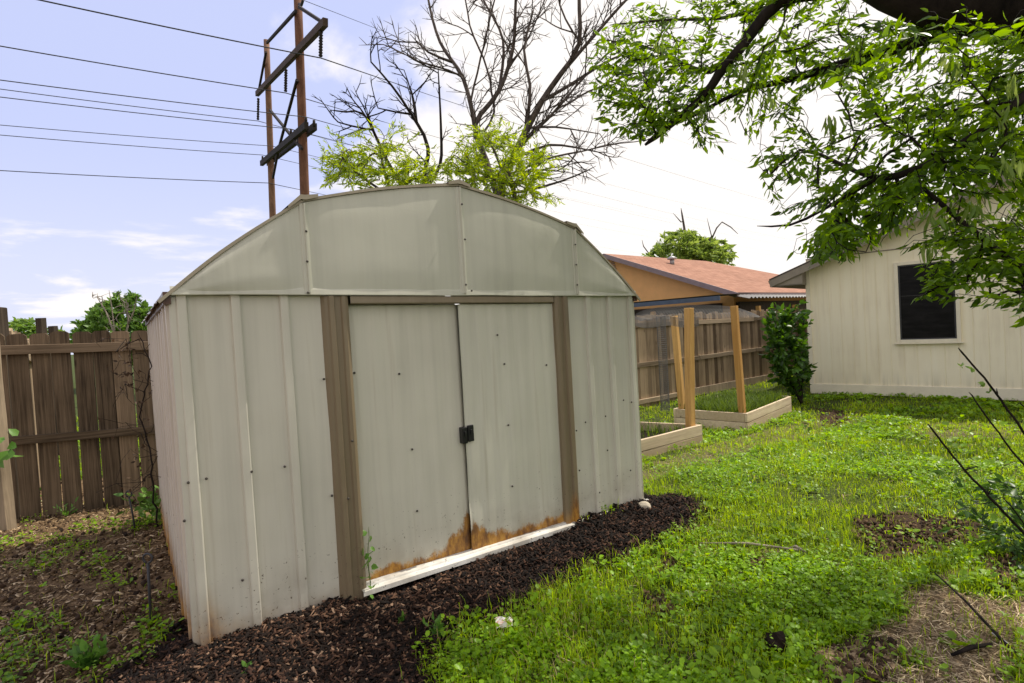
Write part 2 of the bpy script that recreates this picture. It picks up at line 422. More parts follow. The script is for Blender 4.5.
def ribbed(u0, u1, ribs, v0, d=-1, rw=.036, rh=.018, step=.05):
    """flat sheet with raised trapezoid ribs centred at ribs"""
    pts = [(u0, v0)]
    u = u0
    for r in sorted(ribs):
        a = r-rw/2
        while u+step < a-.008: u += step; pts.append((u, v0))
        pts += [(a-.006, v0), (a-.001, v0+d*rh*.9), (a+.004, v0+d*rh), (r+rw/2-.004, v0+d*rh), (r+rw/2+.001, v0+d*rh*.9), (r+rw/2+.004, v0)]
        u = r+rw/2+.004
    while u+step < u1: u += step; pts.append((u, v0))
    pts.append((u1, v0)); return pts
ZB = -.14
profile_wall('front_panel', ribbed(-SW, -.80, [-.972*SW, -.826*SW, -.681*SW], 0), ZB, ZE, M['panel_left'], seed=1)
profile_wall('front_panel', ribbed(.80, SW, [.681*SW, .826*SW, .972*SW], 0), ZB, ZE, M['panel'], seed=2)
# side + back walls
sr = [.06+.219*i for i in range(12)]
profile_wall('side_wall', [(-SW+dv, v) for v, dv in ribbed(.0, SD, sr, 0, -1)], ZB, ZE, M['side'], seed=3, axis='side')
profile_wall('side_wall', [(SW+dv, v) for v, dv in ribbed(.0, SD, sr, 0, 1)], ZB, ZE, M['panel'], seed=4, axis='side')
profile_wall('back_wall', ribbed(-SW, SW, [(-.972+.145*i)*SW for i in range(14)], SD, 1), ZB, ZE, M['panel'], seed=5)
mb = MB(); mb.add([S(-SW, SD, ZE), S(SW, SD, ZE), S(UK, SD, ZE+HK), S(0, SD, ZE+HR), S(-UK, SD, ZE+HK)], [(4,3,2,1,0)]); mb.build('back_gable', M['gable'], shed)
# corner trims (small angle profile)
for sgn in (-1, 1):
    prof = [(sgn*(SW+.006), .05), (sgn*(SW+.006), -.006), (sgn*(SW-.028), -.006), (sgn*(SW-.028), .0)]
    profile_wall('corner_trim', prof, ZB, ZE-.01, M['panel_left'] if sgn < 0 else M['trim_light'], amp=0)
# gable panels
def gable_panel(u0, u1, seed):
    nu, nz = 16, 12; V = []; F = []
    for i in range(nu+1):
        u = u0+(u1-u0)*i/nu
        top = roofz(u)-.006; bot = ZE+.01
        for j in range(nz+1):
            t = j/nz; z = bot+(top-bot)*t
            eu = min(i, nu-i)/nu; ez = min(j, nz-j)/nz
            bulge = -.009*min(1, eu*5)*min(1, ez*5)
            V.append(S(u, -.030+bulge+dent(u, z, seed, .006)*min(1, eu*6), z))
    for i in range(nu):
        for j in range(nz):
            a = i*(nz+1)+j; F.append((a, a+nz+1, a+nz+2, a+1))
    mb = MB(); mb.add(V, F, .5, True); return mb.build('gable_panel', M['gable'], shed)
gable_panel(-SW+.02, -UK, 11); gable_panel(-UK, 0, 12); gable_panel(0, UK, 13); gable_panel(UK, SW-.02, 14)
for u in (-UK, 0, UK):
    t = roofz(u)
    mb = MB(); w = .022
    V = []; 
    for z in (ZE+.012, t-.012):
        V += [S(u-w, -.030, z), S(u-w+.004, -.036, z), S(u-.003, -.038, z), S(u, -.050, z), S(u+.006, -.050, z), S(u+.009, -.034, z), S(u+.03, -.030, z)]
    mb.add(V, [(i, i+1, i+8, i+7) for i in range(6)]); mb.build('seam_strip', M['gable'], shed)
# gable bottom flange: lip and shadowed return
mb = MB(); pr = [(-.030, ZE+.040), (-.033, ZE+.028), (-.036, ZE+.004), (-.034, ZE), (-.004, ZE+.002)]
V = []
nU = 24
for i in range(nU+1):
    u = -SW+2*SW*i/nU
    V += [S(u, v+dent(u, 0, 8, .002), z+.003*mnoise.noise((u*3, 1, 4))) for v, z in pr]
mb.add(V, [(i*5+j, (i+1)*5+j, (i+1)*5+j+1, i*5+j+1) for i in range(nU) for j in range(4)]); mb.build('gable_rail', M['gable'], shed)
# roof panels
OV = .014; EO = .045
def eave_pt(): return SW+EO, ZE-HK*EO/(SW-UK)
eu, ez = eave_pt()
def roof_panel(pa, pb, seed):
    nv, nt = 22, 12; V = []; F = []
    ua, za = pa; ub, zb = pb
    nx, nz_ = -(zb-za), (ub-ua); L = math.hypot(nx, nz_); nx /= L; nz_ /= L
    if nz_ < 0: nx, nz_ = -nx, -nz_
    for i in range(nv+1):
        v = -.045-OV+.02+(SD+2*OV)*i/nv
        for j in range(nt+1):
            t = j/nt; u = ua+(ub-ua)*t; z = za+(zb-za)*t
            b = .010+(.008 if (i % 4 == 2) else 0)+.006*mnoise.noise((u*3, v*3, seed))+.021*bow(t)
            V.append(S(u+nx*b, v, z+nz_*b))
    n1 = nt+1
    for i in range(nv):
        for j in range(nt): a = i*n1+j; F.append((a, a+1, a+n1+1, a+n1))
    # front lip turned down
    o = len(V)
    for j in range(nt+1):
        t = j/nt; u = ua+(ub-ua)*t; z = za+(zb-za)*t
        bb = .021*bow(t)-.004; V.append(S(u+nx*bb, -.045-OV+.02, z+nz_*bb))
    for j in range(nt): F.append((j, o+j, o+j+1, j+1))
    o2 = len(V)
    for j in range(nt+1):
        t = j/nt; u = ua+(ub-ua)*t; z = za+(zb-za)*t
        bb = .021*bow(t)-.004; V.append(S(u+nx*bb, -.030, z+nz_*bb))
    for j in range(nt): F.append((o+j, o2+j, o2+j+1, o+j+1))
    mb = MB(); mb.add(V, F); return mb.build('roof_panel', M['roof'], shed)
roof_panel((-eu, ez), (-UK, ZE+HK), 1); roof_panel((-UK, ZE+HK), (0, ZE+HR), 2)
roof_panel((0, ZE+HR), (UK, ZE+HK), 3); roof_panel((UK, ZE+HK), (eu, ez), 4)
# bent caps over the roof folds
for u in (-UK, 0, UK):
    z = roofz(u); du = .075
    mb = MB(); V = []
    for v in (-.050, .02, SD+.03):
        V += [S(u-du, v, roofz(u-du)+.020), S(u-.012, v, z+.030), S(u+.012, v, z+.030), S(u+du, v, roofz(u+du)+.020)]
    F = [(i*4+j, i*4+j+1, i*4+j+5, i*4+j+4) for i in range(2) for j in range(3)]
    o = len(V)
    V += [S(u-du, -.050, roofz(u-du)+.004), S(u-.012, -.050, z+.006), S(u+.012, -.050, z+.006), S(u+du, -.050, roofz(u+du)+.004)]
    F += [(j, j+1, o+j+1, o+j) for j in range(3)]
    mb.add(V, F); mb.build('roof_cap', M['roof'], shed)
# eave rails under the roof sides
for sgn in (-1, 1):
    mb = MB(); u = sgn*(SW+.012)
    mb.beam(S(u, -.02, ZE-.012), S(u, SD+.03, ZE-.012), .03, .055, .5, nseg=12, wob=.002); mb.build('eave_rail', M['roof_dark'], shed)
# door header
mb = MB(); pr = [(-.004, ZE-.001), (-.026, ZE-.004), (-.028, ZE-.040), (-.018, ZE-.046), (.02, ZE-.046)]
V = []
for u in (-.70, 0, .70): V += [S(u, v, z) for v, z in pr]
mb.add(V, [(i*5+j, (i+1)*5+j, (i+1)*5+j+1, i*5+j+1) for i in range(2) for j in range(4)]); mb.build('door_header', M['header'], shed)
# jambs: fluted channel
for sgn in (-1, 1):
    a, b = .47*SW, .562*SW
    pr = [(a, .03), (a, -.020), (a+.018, -.030), (a+.036, -.030), (a+.043, -.020), (a+.072, -.020), (a+.079, -.034), (a+.102, -.034), (a+.109, -.022), (a+.124, -.020), (b, .0)]
    pr = [(sgn*u, v) for u, v in pr]
    if sgn < 0: pr = pr[::-1]
    profile_wall('door_jamb', pr, -.03, ZE-.003, M['jamb'] if sgn > 0 else M['jamb_l'], amp=.002, seed=6+sgn)
# sliding doors
def door(name, u0, u1, v0, seed, mat, band, z0=.055):
    pts = []; u = u0; n = max(3, round((u1-u0)/band)); bw = (u1-u0)/n
    for i in range(n):
        a = u0+i*bw
        pts += [(a, v0), (a+.016, v0-.0035), (a+bw*.35, v0-.0042), (a+bw*.7, v0-.003)]
    pts.append((u1, v0))
    k = len(pts); nz = 26; V = []; F = []
    for i in range(nz+1):
        z = z0+(ZE-.05-z0)*i/nz
        for (u, v) in pts:
            d = dent(u, z, seed, .007)
            if seed == 31:   # kicked-in lower meeting corner of the right door
                d += .005*math.exp(-((u-(u0+.03))/.10)**2-((z-.36)/.10)**2) - .005*math.exp(-((u-u0)/.08)**2-((z-.22)/.08)**2)
            V.append(S(u, v+d, z))
    for i in range(nz):
        for j in range(k-1): a = i*k+j; F.append((a, a+1, a+k+1, a+k))
    # meeting edge return
    e = 0 if seed == 31 else k-1
    o = len(V)
    for i in range(nz+1): p = V[i*k+e]; V.append((p[0]+(.012 if e == 0 else 0), p[1]+.022, p[2]))
    for i in range(nz): F.append((i*k+e, o+i, o+i+1, (i+1)*k+e))
    mb = MB(); mb.add(V, F, .5, True); return mb.build(name, mat, shed)
dl = door('sliding_door', -.475*SW, -.012, .034, 30, M['door_l'], .115)
dr = door('sliding_door', -.032, .475*SW, .006, 31, M['door_r'], .115)
# latch plates
def plate(parent, u, v, z, w, h, th=.016):
    mb = MB(); mb.box(S(u, v, z), (w, th, h)); o = mb.build('latch_plate', M['black'], parent); bevel(o, .004)
    mb2 = MB(); mb2.box(S(u, v-th/2-.003, z+h*.1), (w*.35, .012, h*.3)); bevel(mb2.build('latch_knob', M['black'], o), .002)
def shed_px(px, py, v=0.):
    n = np.array([sh_n[0], sh_n[1], 0]); q = onplane(px, py, np.array([SH_O[0], SH_O[1], 0])+n*v, n)
    u, _ = shed_uv(q[0], q[1]); return float(u), float(q[2]-SH_O[2]+SHEAR*u)
u, z = shed_px(463.5, 435, .015); plate(dl, u-.003, .010, z, .036, .098, .044)
u, z = shed_px(469.5, 433); plate(dr, u+.002, -.010, z, .040, .100)
# threshold track
mb = MB(); V = []
pr = [(.03, .056), (-.016, .054), (-.020, .046), (-.056, .042), (-.059, .018), (-.045, .014)]
for i in range(13):
    u = -.49*SW+1.06*SW*i/12
    V += [S(u, v, z+.003*mnoise.noise((u*4, 2, 2))) for v, z in pr]
mb.add(V, [(i*6+j, i*6+j+1, (i+1)*6+j+1, (i+1)*6+j) for i in range(12) for j in range(5)]); recalc(mb.build('threshold_track', M['white_track'], shed))
mb = MB(); mb.beam(S(.57*SW, -.022, .03), S(SW+.02, -.022, .035), .04, .02, nseg=6, wob=.003); mb.build('floor_rail', M['white_track'], shed)
mb = MB(); mb.box(S(0, SD*.5, -.05), (2*SW-.04, SD-.04, .1)); mb.build('floor_slab', M['dark_metal'], shed)
# screws
scr = None
def screw(u, v, z):
    global scr
    if scr is None:
        mb = MB(); mb.tube([(0, .0, 0), (0, -.004, 0), (0, -.006, 0)], [.0065, .0065, .0035], 7); scr = mb.build('screw', M['screw'], shed); o = scr
    else:
        o = scr.copy(); col.objects.link(o); o.parent = shed
    o.location = S(u, v, z)
for px, py in [(188,482),(206,478),(251,471),(284,466),(242,579),(184,520),(323,379),(331,495),(401,374),(356,373),(414,450),(419,512),(497,335),(504,364),(546,365),(508,425),(512,486),(573,430),(578,470),(584,422),(606,450),(604,416),(622,400),(630,402),(598,492),(629,470),(346,497),(350,440)]:
    u, z = shed_px(px, py); a = abs(u)
    screw(u, -.014 if a > .85 else (-.034 if a > .7 else (.026 if u < -.03 else -.003)), z)
for px, py in [(305,232),(306,262),(307,293),(460,205),(463,240),(464,285),(573,245),(574,265),(575,285),(470,291)]:
    u, z = shed_px(px, py, -.03); screw(u, -.052 if z > 1.66 else -.048, z)

# ------------------------------------------------------------------ ground sheet
def axis(fine0, fine1, st, far):
    a = list(np.arange(fine0, fine1+1e-6, st)); s = st; lo = fine0; hi = fine1; L = []; H = []
    while lo > -far: s *= 1.35; lo -= s; L.append(lo)
    s = st
    while hi < far: s *= 1.35; hi += s; H.append(hi)
    return np.array(L[::-1]+a+H)
gx = axis(-6.0, 8.5, .04, 900); gy = axis(1.0, 9.5, .04, 900)
XX, YY = np.meshgrid(gx, gy); nx, ny = len(gx), len(gy)
ZZ = g(XX, YY); mk = masks(XX, YY)
rough_n = fbm(XX*9, YY*9, 60)-.5
ZZ = ZZ + np.where(mk['mulch'], .05*rough_n, 0)+np.where(mk['dirt'], .07*rough_n+.01, 0)+np.where(mk['left'], .035*rough_n, 0)+np.where(mk['straw'], .02*rough_n, 0)
Vg = np.stack([XX, YY, ZZ], -1).reshape(-1, 3)
idx = np.arange(nx*ny).reshape(ny, nx)
Fg = np.stack([idx[:-1, :-1], idx[:-1, 1:], idx[1:, 1:], idx[1:, :-1]], -1).reshape(-1, 4)
def mat_ground():
    mt, nt, *_ = newmat('ground_soil'); co = objco(nt)
    def at(n):
        a = nt.nodes.new('ShaderNodeAttribute'); a.attribute_name = n; return a.outputs['Fac']
    n1 = noise_n(nt, co, 2.2, 5); n2 = noise_n(nt, co, 28, 6, .7); n3 = noise_n(nt, co, 130, 3, .7)
    f = math_n(nt, 'ADD', math_n(nt, 'MULTIPLY', n2, .6), math_n(nt, 'MULTIPLY', n3, .4))
    def rp(a, b, c):
        r = ramp(nt, [(.32, a), (.52, b), (.7, c)]); nt.links.new(f, r.inputs[0]); return r.outputs[0]
    grass = rp((.022, .028, .008), (.055, .075, .018), (.11, .10, .04))
    soil = rp((.02, .013, .008), (.06, .038, .022), (.14, .09, .05))
    litter = rp((.035, .022, .012), (.17, .11, .06), (.44, .31, .17))
    mulch = rp((.006, .004, .003), (.02, .011, .008), (.06, .03, .02))
    straw = rp((.055, .034, .019), (.27, .19, .115), (.58, .45, .29))
    dry = rp((.04, .04, .014), (.13, .12, .05), (.30, .24, .13))
    c = grass
    c = mixc(nt, at('dry'), c, dry); c = mixc(nt, at('left'), c, litter); c = mixc(nt, at('dirt'), c, soil)
    c = mixc(nt, at('straw'), c, straw); c = mixc(nt, at('mulch'), c, mulch)
    finish(nt, c, .95, f, .9, .02, .1); return mt
M['ground'] = mat_ground()
ground = mesh_np('ground', Vg, Fg, M['ground'], smooth=True); tag(ground, kind='structure')
for k in ('dry', 'left', 'dirt', 'straw', 'mulch'):
    a = ground.data.attributes.new(k, 'FLOAT', 'POINT'); a.data.foreach_set('value', mk[k].astype(np.float32).ravel())

# ------------------------------------------------------------------ scattered ground cover
def sample_xy(n, y0=1.2, y1=13.5, spread=1.15, x0=1.2, p=1.0):
    """denser nearby: y ~ 1/y^p, x across the view"""
    t = rng.random(n)
    y = y0*(y1/y0)**t
    x = (rng.random(n)*2-1)*(spread*y+x0)
    return x, y
def scatter_boxes(name, x, y, L, W, H, mat, tint, lift=.0, tilt=.5):
    n = len(x); z = g(x, y)+.05*0+lift
    a = rng.random(n)*2*math.pi; el = (rng.random(n)-.5)*2*tilt; ro = (rng.random(n)-.5)*2*tilt
    d = np.stack([np.cos(a)*np.cos(el), np.sin(a)*np.cos(el), np.sin(el)], -1)
    s = np.stack([-np.sin(a), np.cos(a), 0*a], -1); up = np.cross(d, s)
    s2 = s*np.cos(ro)[:, None]+up*np.sin(ro)[:, None]; u2 = np.cross(d, s2)
    c = np.stack([x, y, z], -1)
    V = []
    for i, (p, q, r) in enumerate([(-1,-1,-1),(1,-.6,-1),(1,.6,-1),(-1,1,-1),(-1,-1,1),(1,-.6,1),(1,.6,1),(-1,1,1)]):
        V.append(c+d*(p*L/2)[:, None]+s2*(q*W/2)[:, None]+u2*(r*H/2)[:, None])
    V = np.stack(V, 1).reshape(-1, 3)
    base = (np.arange(n)*8)[:, None, None]
    F = (base+np.array([(4,5,6,7),(0,1,5,4),(1,2,6,5),(2,3,7,6),(3,0,4,7)])[None]).reshape(-1, 4)
    o = mesh_np(name, V, F, mat, tint=np.repeat(tint, 8)); return o
def mat_tint(name, stops, rough=.9, spec=.2):
    mt, nt, *_ = newmat(name); r = ramp(nt, stops); nt.links.new(tintn(nt), r.inputs[0])
    n = noise_n(nt, objco(nt), 90, 3)
    c = mixc(nt, .6, r.outputs[0], mixc(nt, n, (.3,.3,.3), (1.5,1.5,1.5)), 'MULTIPLY')
    finish(nt, c, rough, n, .5, .003, spec); return mt
# mulch
x, y = sample_xy(420000, 1.5, 5.0, .9, .4); mk_ = masks(x+rng.normal(size=len(x))*.05, y+rng.normal(size=len(x))*.05); k = mk_['mulch']; x, y = x[k], y[k]
x, y = x[:52000], y[:52000]; n = len(x)
L = .014+.055*rng.random(n)**2; W = .005+.011*rng.random(n)
bump_ = .05*(fbm(x*9, y*9, 60)-.5)
o = scatter_boxes('wood_mulch', x, y, L, W, .003+.003*rng.random(n), mat_tint('bark_mulch', [(0, (.005,.0035,.003)), (.5, (.018,.010,.007)), (.8, (.065,.032,.02)), (.94, (.15,.083,.05)), (1, (.30,.20,.135))]), np.clip(rng.random(n)**1.2-.15*sstep(-.5, .1, x)+.25*(fbm(x*2.5, y*2.5, 301)-.5), 0, 1), lift=bump_+.004+.022*rng.random(n)**2, tilt=.7)
tag(o, 'dark reddish brown bark mulch strewn along the foot of the shed', 'mulch', kind='stuff')
# litter on the left yard
x, y = sample_xy(260000, 1.3, 6.0, 1.2, .8); k = masks(x, y)['left'] & (vnoise(x*1.5, y*1.5, 77) > .1); x, y = x[k][:26000], y[k][:26000]; n = len(x)
o = scatter_boxes('leaf_litter', x, y, .012+.05*rng.random(n)**2, .003+.012*rng.random(n), .0015+.001*rng.random(n), mat_tint('dead_leaves', [(0, (.035,.021,.011)), (.45, (.16,.098,.05)), (.75, (.36,.245,.13)), (1, (.6,.47,.31))]), rng.random(n), lift=.035*(fbm(x*9, y*9, 60)-.5)+.004+.01*rng.random(n), tilt=.4)
tag(o, 'brown dead leaves and twigs littering the bare soil beside the left fence', 'leaf litter', kind='stuff')
# straw
x, y = sample_xy(200000, 1.3, 12, 1.3, .8); mm = masks(x, y); k = mm['straw'] | (mm['dry'] & (rng.random(len(x)) < .25)) | ((mm['grass']) & (rng.random(len(x)) < .05)); x, y = x[k][:26000], y[k][:26000]; n = len(x)
o = scatter_boxes('dry_straw', x, y, .02+.09*rng.random(n)**2, .0016+.0028*rng.random(n), .001+0*x, mat_tint('dry_straw_mat', [(0, (.06,.038,.02)), (.5, (.36,.26,.15)), (1, (.72,.58,.38))]), rng.random(n), lift=.004+.014*rng.random(n), tilt=.3)
tag(o, 'pale dry straw and dead grass lying over the bare patch in the right foreground', 'straw', kind='stuff')
# soil clods
x, y = sample_xy(300000, 1.6, 12, 1.2, .8); mm = masks(x, y); k = mm['dirt'] | (mm['left'] & (rng.random(len(x)) < .12)); x, y = x[k][:16000], y[k][:16000]; n = len(x)
cl = .005+.026*rng.random(n)**3
o = scatter_boxes('soil_clods', x, y, cl, cl*.9, cl*.7, mat_tint('soil_clod_mat', [(0, (.02,.012,.008)), (.6, (.065,.037,.02)), (1, (.17,.11,.06))]), rng.random(n), lift=.02*(rng.random(n)), tilt=1.)
tag(o, 'crumbled brown soil clods turned up in the bare spots of the lawn', 'soil', kind='stuff')

LEFT_PATCH = [(60,605,.34),(85,575,.25),(55,560,.25),(105,535,.22),(120,600,.18),(130,628,.2),(40,660,.25),(125,660,.22),(30,545,.3),(75,535,.3),(40,515,.3),(150,525,.25),(170,600,.08)]
LEFT_P = [(G(a, b), r) for a, b, r in LEFT_PATCH]
def left_green(x, y):
    d = np.zeros(x.shape)
    for p, r in LEFT_P: d = np.maximum(d, 1-np.hypot((x-p[0]), (y-p[1])*.7)/r)
    return np.clip(d*1.5, 0, 1)*np.clip(2.2*vnoise(x*7, y*7, 31)-.75, 0, 1)
def grass_density(x, y):
    mm = masks(x, y)
    d = mm['grass']*np.clip(.42+1.9*(fbm(x*1.7, y*1.7, 70)-.36), .10, 1)
    d = np.where(mm['dry'], d*.6, d); d = np.where(mm['straw'], .03+.25*(vnoise(x*3.5, y*3.5, 5) > .74), d); d = np.where(mm['dirt'], .08, d)
    d = np.where(mm['left'], .008+.08*left_green(x, y), d); d = np.where(mm['bed'], .0, d)
    return d
def blades(name, n, y0, y1, hmin, hmax, mat, wk=1., dens=grass_density, cap=None, spread=1.15):
    x, y = sample_xy(n, y0, y1, spread, 1.2); d = dens(x+rng.normal(size=n)*.045, y+rng.normal(size=n)*.045)*(np.abs(shed_uv(x, y)[0]) > 0); uu_, vv_ = shed_uv(x, y); d = np.where((np.abs(uu_) < SW) & (vv_ > -.02) & (vv_ < SD), 0, d); d = np.where(masks(x, y)['bed'], 0, d); k = rng.random(n) < d; x, y = x[k], y[k]
    n = len(x); dist = np.hypot(x, y)
    h = (hmin+(hmax-hmin)*rng.random(n)**1.6)*(.6+.8*fbm(x*1.1, y*1.1, 90))
    w = np.maximum(.0022+.0022*rng.random(n), .00075*dist)*wk
    a = rng.random(n)*2*math.pi; lean = .15+.75*rng.random(n)**1.3
    d = np.stack([np.cos(a), np.sin(a)], -1); s = np.stack([-np.sin(a), np.cos(a)], -1)
    z = g(x, y)-.004
    V = np.zeros((n, 5, 3))
    for i, (hz, ln, ww) in enumerate([(0, 0, 1), (0, 0, -1), (.6, .30, .8), (.6, .30, -.8), (1, 1, 0)]):
        hh = hz*h*(1-.25*lean*(hz > .9))
        V[:, i, 0] = x+d[:, 0]*lean*ln*h+s[:, 0]*ww*w/2
        V[:, i, 1] = y+d[:, 1]*lean*ln*h+s[:, 1]*ww*w/2
        V[:, i, 2] = z+hh
    base = (np.arange(n)*5)[:, None, None]
    F = (base+np.array([(0,1,3),(0,3,2),(2,3,4)])[None]).reshape(-1, 3)
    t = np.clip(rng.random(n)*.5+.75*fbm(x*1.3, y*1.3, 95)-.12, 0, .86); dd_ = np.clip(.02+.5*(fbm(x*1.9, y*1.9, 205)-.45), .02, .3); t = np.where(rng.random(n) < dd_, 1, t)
    T = np.repeat(t, 5).reshape(n, 5); T[:, :2] *= .25  # roots tinted darker: shade between the blades put into the colour
    return mesh_np(name, V.reshape(-1, 3), F, mat, tint=T.ravel())
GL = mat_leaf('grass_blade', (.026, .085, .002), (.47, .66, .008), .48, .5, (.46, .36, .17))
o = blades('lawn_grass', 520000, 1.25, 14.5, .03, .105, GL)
tag(o, 'bright green uneven lawn grass covering the yard right of the shed', 'grass', kind='stuff')
# broad-leaf weeds: small ovate leaves on short stalks
def leafy(name, x, y, hmin, hmax, size, mat, per=5, zoff=0, heightf=None):
    n = len(x)
    cx = np.repeat(x, per); cy = np.repeat(y, per); n2 = n*per
    h = np.repeat(hmin+(hmax-hmin)*rng.random(n), per)*(.35+.65*rng.random(n2))
    a = rng.random(n2)*2*math.pi; ln = size*(.4+.5*rng.random(n2)+1.0*np.repeat(rng.random(n)**2.5, per))*np.repeat(np.maximum(1, np.hypot(x, y)/5.), per)
    el = (rng.random(n2)-.25)*1.2
    r0 = .012+.03*rng.random(n2)
    d = np.stack([np.cos(a)*np.cos(el), np.sin(a)*np.cos(el), np.sin(el)], -1); s = np.stack([-np.sin(a), np.cos(a), 0*a], -1); up = np.cross(s, -d)
    c = np.stack([cx+np.cos(a)*r0, cy+np.sin(a)*r0, g(cx, cy)+h+zoff], -1)
    pr = [(0, 0, 0), (.35, .42, .10), (.75, .36, .12), (1, 0, .0), (.75, -.36, .12), (.35, -.42, .10), (.5, 0, -.02)]
    V = np.stack([c+d*(p*ln)[:, None]+s*(q*ln)[:, None]+np.array([0, 0, 1.])*(e*ln)[:, None] for p, q, e in pr], 1)
    base = (np.arange(n2)*7)[:, None, None]
    F = (base+np.array([(0,5,6),(5,4,6),(4,3,6),(3,2,6),(2,1,6),(1,0,6)])[None]).reshape(-1, 3)
    t = np.clip(np.repeat(fbm(x*2, y*2, 99), per)*.5+.55*rng.random(n2), 0, 1)
    return mesh_np(name, V.reshape(-1, 3), F, mat, tint=np.repeat(t, 7))
def weed_density(x, y):
    mm = masks(x, y); f = fbm(x*1.15, y*1.15, 123)
    d = mm['grass']*np.clip((f-.46)*4.5, .05, .85)
    p = G(830, 600); d = np.maximum(d, mm['grass']*.9*np.exp(-((x-p[0])**2+(y-p[1])**2)/.35))
    p = G(760, 465); d = np.maximum(d, mm['grass']*.8*np.exp(-((x-p[0])**2/1.2+(y-p[1])**2/.35)))
    p = G(500, 665); d = np.maximum(d, mm['grass']*.7*np.exp(-((x-p[0])**2+(y-p[1])**2)/.12))
    d = np.where(mm['dry'], .06, d); d = np.where(mm['left'], .5*left_green(x, y), d); d = np.where(mm['dirt'], .05, d); d = np.where(mm['bed'], 0, d)
    return d
WL = mat_leaf('weed_leaf', (.016, .065, .003), (.33, .57, .014), .45, .40)
x, y = sample_xy(85000, 1.3, 11, 1.1, .8); k = rng.random(len(x)) < weed_density(x, y)
o = leafy('lawn_weeds', x[k], y[k], (.015), .085, .019, WL, 6)
tag(o, 'clumps of small round-leaved green weeds growing through the lawn and left yard', 'weeds', kind='stuff')
# flat rosettes and seedling tufts of larger leaves
x, y = sample_xy(4200, 1.4, 9, 1.0, .6); mm = masks(x, y); k = (mm['grass'] & (fbm(x*2.2, y*2.2, 411) > .5)) | (mm['straw'] & (rng.random(len(x)) < .12)) | (mm['dirt'] & (rng.random(len(x)) < .2)); x, y = x[k], y[k]
o = leafy('lawn_rosettes', x, y, .01, .045, .030, mat_leaf('rosette_leaf', (.025, .08, .006), (.33, .52, .03), .42, .45), 8)
tag(o, 'larger flat-leaved weed rosettes dotted through the lawn', 'weeds', kind='stuff')
#@@PART2
# ------------------------------------------------------------------ fences
def fence(name, label, cat, p0, p1, h, pitch, gap, rails, mboard, mrail, zb=None, rail_h=.085, dog=.03, posts=(), mpost=None, hv=.02, th=.018, kick=None, front=-1, cap=None):
    p0 = np.asarray(p0, float); p1 = np.asarray(p1, float); L = float(np.linalg.norm(p1-p0)); d = (p1-p0)/L
    z0 = float(g(*p0)); z1 = float(g(*p1))
    t = thing(name, label, cat, (p0[0], p0[1], 0), math.atan2(d[1], d[0]))
    def zz(x): return z0+(z1-z0)*x/L
    n = int(L/pitch); mb = MB()
    for i in range(n):
        xa = i*pitch+random.uniform(0, .25)*gap; xb = (i+1)*pitch-gap*random.uniform(.6, 1.2); w = xb-xa
        zt = zz(xa)+h+random.uniform(-hv, hv); zbm = zz(xa)-.02+random.uniform(-.01, .02)
        lx = random.uniform(-.008, .008); y = random.uniform(-.004, .004); cup = random.uniform(-.003, .003)
        dg = dog*random.uniform(.6, 1.4)
        cols = [(0, zt-dg), (.17, zt-dg*.12), (.5, zt+random.uniform(-.004, .004)), (.83, zt-dg*.12), (1, zt-dg)]
        V = []
        for yy in (y, y+th):
            for q, z in cols: V.append((xa+w*q, yy+cup*(1-abs(2*q-1)), zbm))
            for q, z in cols: V.append((xa+w*q+lx, yy+cup*(1-abs(2*q-1)), z))
        F = []
        for k in range(4):
            F += [(k, k+1, k+6, k+5), (10+k+1, 10+k, 15+k, 15+k+1), (5+k, 6+k, 16+k, 15+k)]
        F += [(0, 5, 15, 10), (4, 14, 19, 9)]
        mb.add(V, F, random.random())
    mb.build('boards', mboard, t)
    for zr, hh in rails:
        xa = -.05
        while xa < L:
            xb = min(L+.05, xa+2.45); mb = MB()
            mb.beam((xa+.004, front*.026, zz(xa)+zr+random.uniform(-.01, .01)), (xb-.004, front*.026+random.uniform(-.004, .004), zz(xb)+zr+random.uniform(-.012, .012)), .045, hh, random.random(), nseg=6, wob=.002)
            bevel(mb.build('rail', mrail, t), .004); xa = xb
    for x, hh in posts:
        mb = MB(); mb.box((x, .07, zz(x)+hh/2-.1), (.09, .09, hh+.2), tint=random.random(), jit=.004); bevel(mb.build('post', mpost or mrail, t), .006)
    if kick:
        mb = MB(); mb.beam((kick[0], front*.05, zz(kick[0])+.09), (kick[1], front*.05, zz(kick[1])+.07), .03, .17, .8, nseg=4, wob=.002); mb.build('kick_board', M['post_old'], t)
    return t
LF0 = np.array(G(2, 522)[:2]); LF1 = np.array(G(152, 503)[:2]); ld = (LF1-LF0)/np.linalg.norm(LF1-LF0)
fence('board_fence', 'dark brown weathered picket fence with light showing between boards, left of the shed', 'fence', LF0-ld*.02, LF1+ld*1.0, 1.70, .156, .012,
      [(1.54, .085), (.72, .075)], M['fence_l'], M['fence_lrail'], dog=.022, posts=[(.9, 1.6), (2.6, 1.6)], mpost=M['post_dark'], hv=.008)
# bottom stick rail lying along the foot
a = G(70, 512); b = G(168, 498)
mb = MB(); mb.tube([a+[0,-.05,.03], (a+b)/2+[0,-.05,.05], b+[0,-.05,.06]], [.012, .014, .010], 6, .7)
tag(mb.build('fallen_stick', M['fence_lrail']), 'long pale stick lying along the foot of the dark left fence', 'stick')
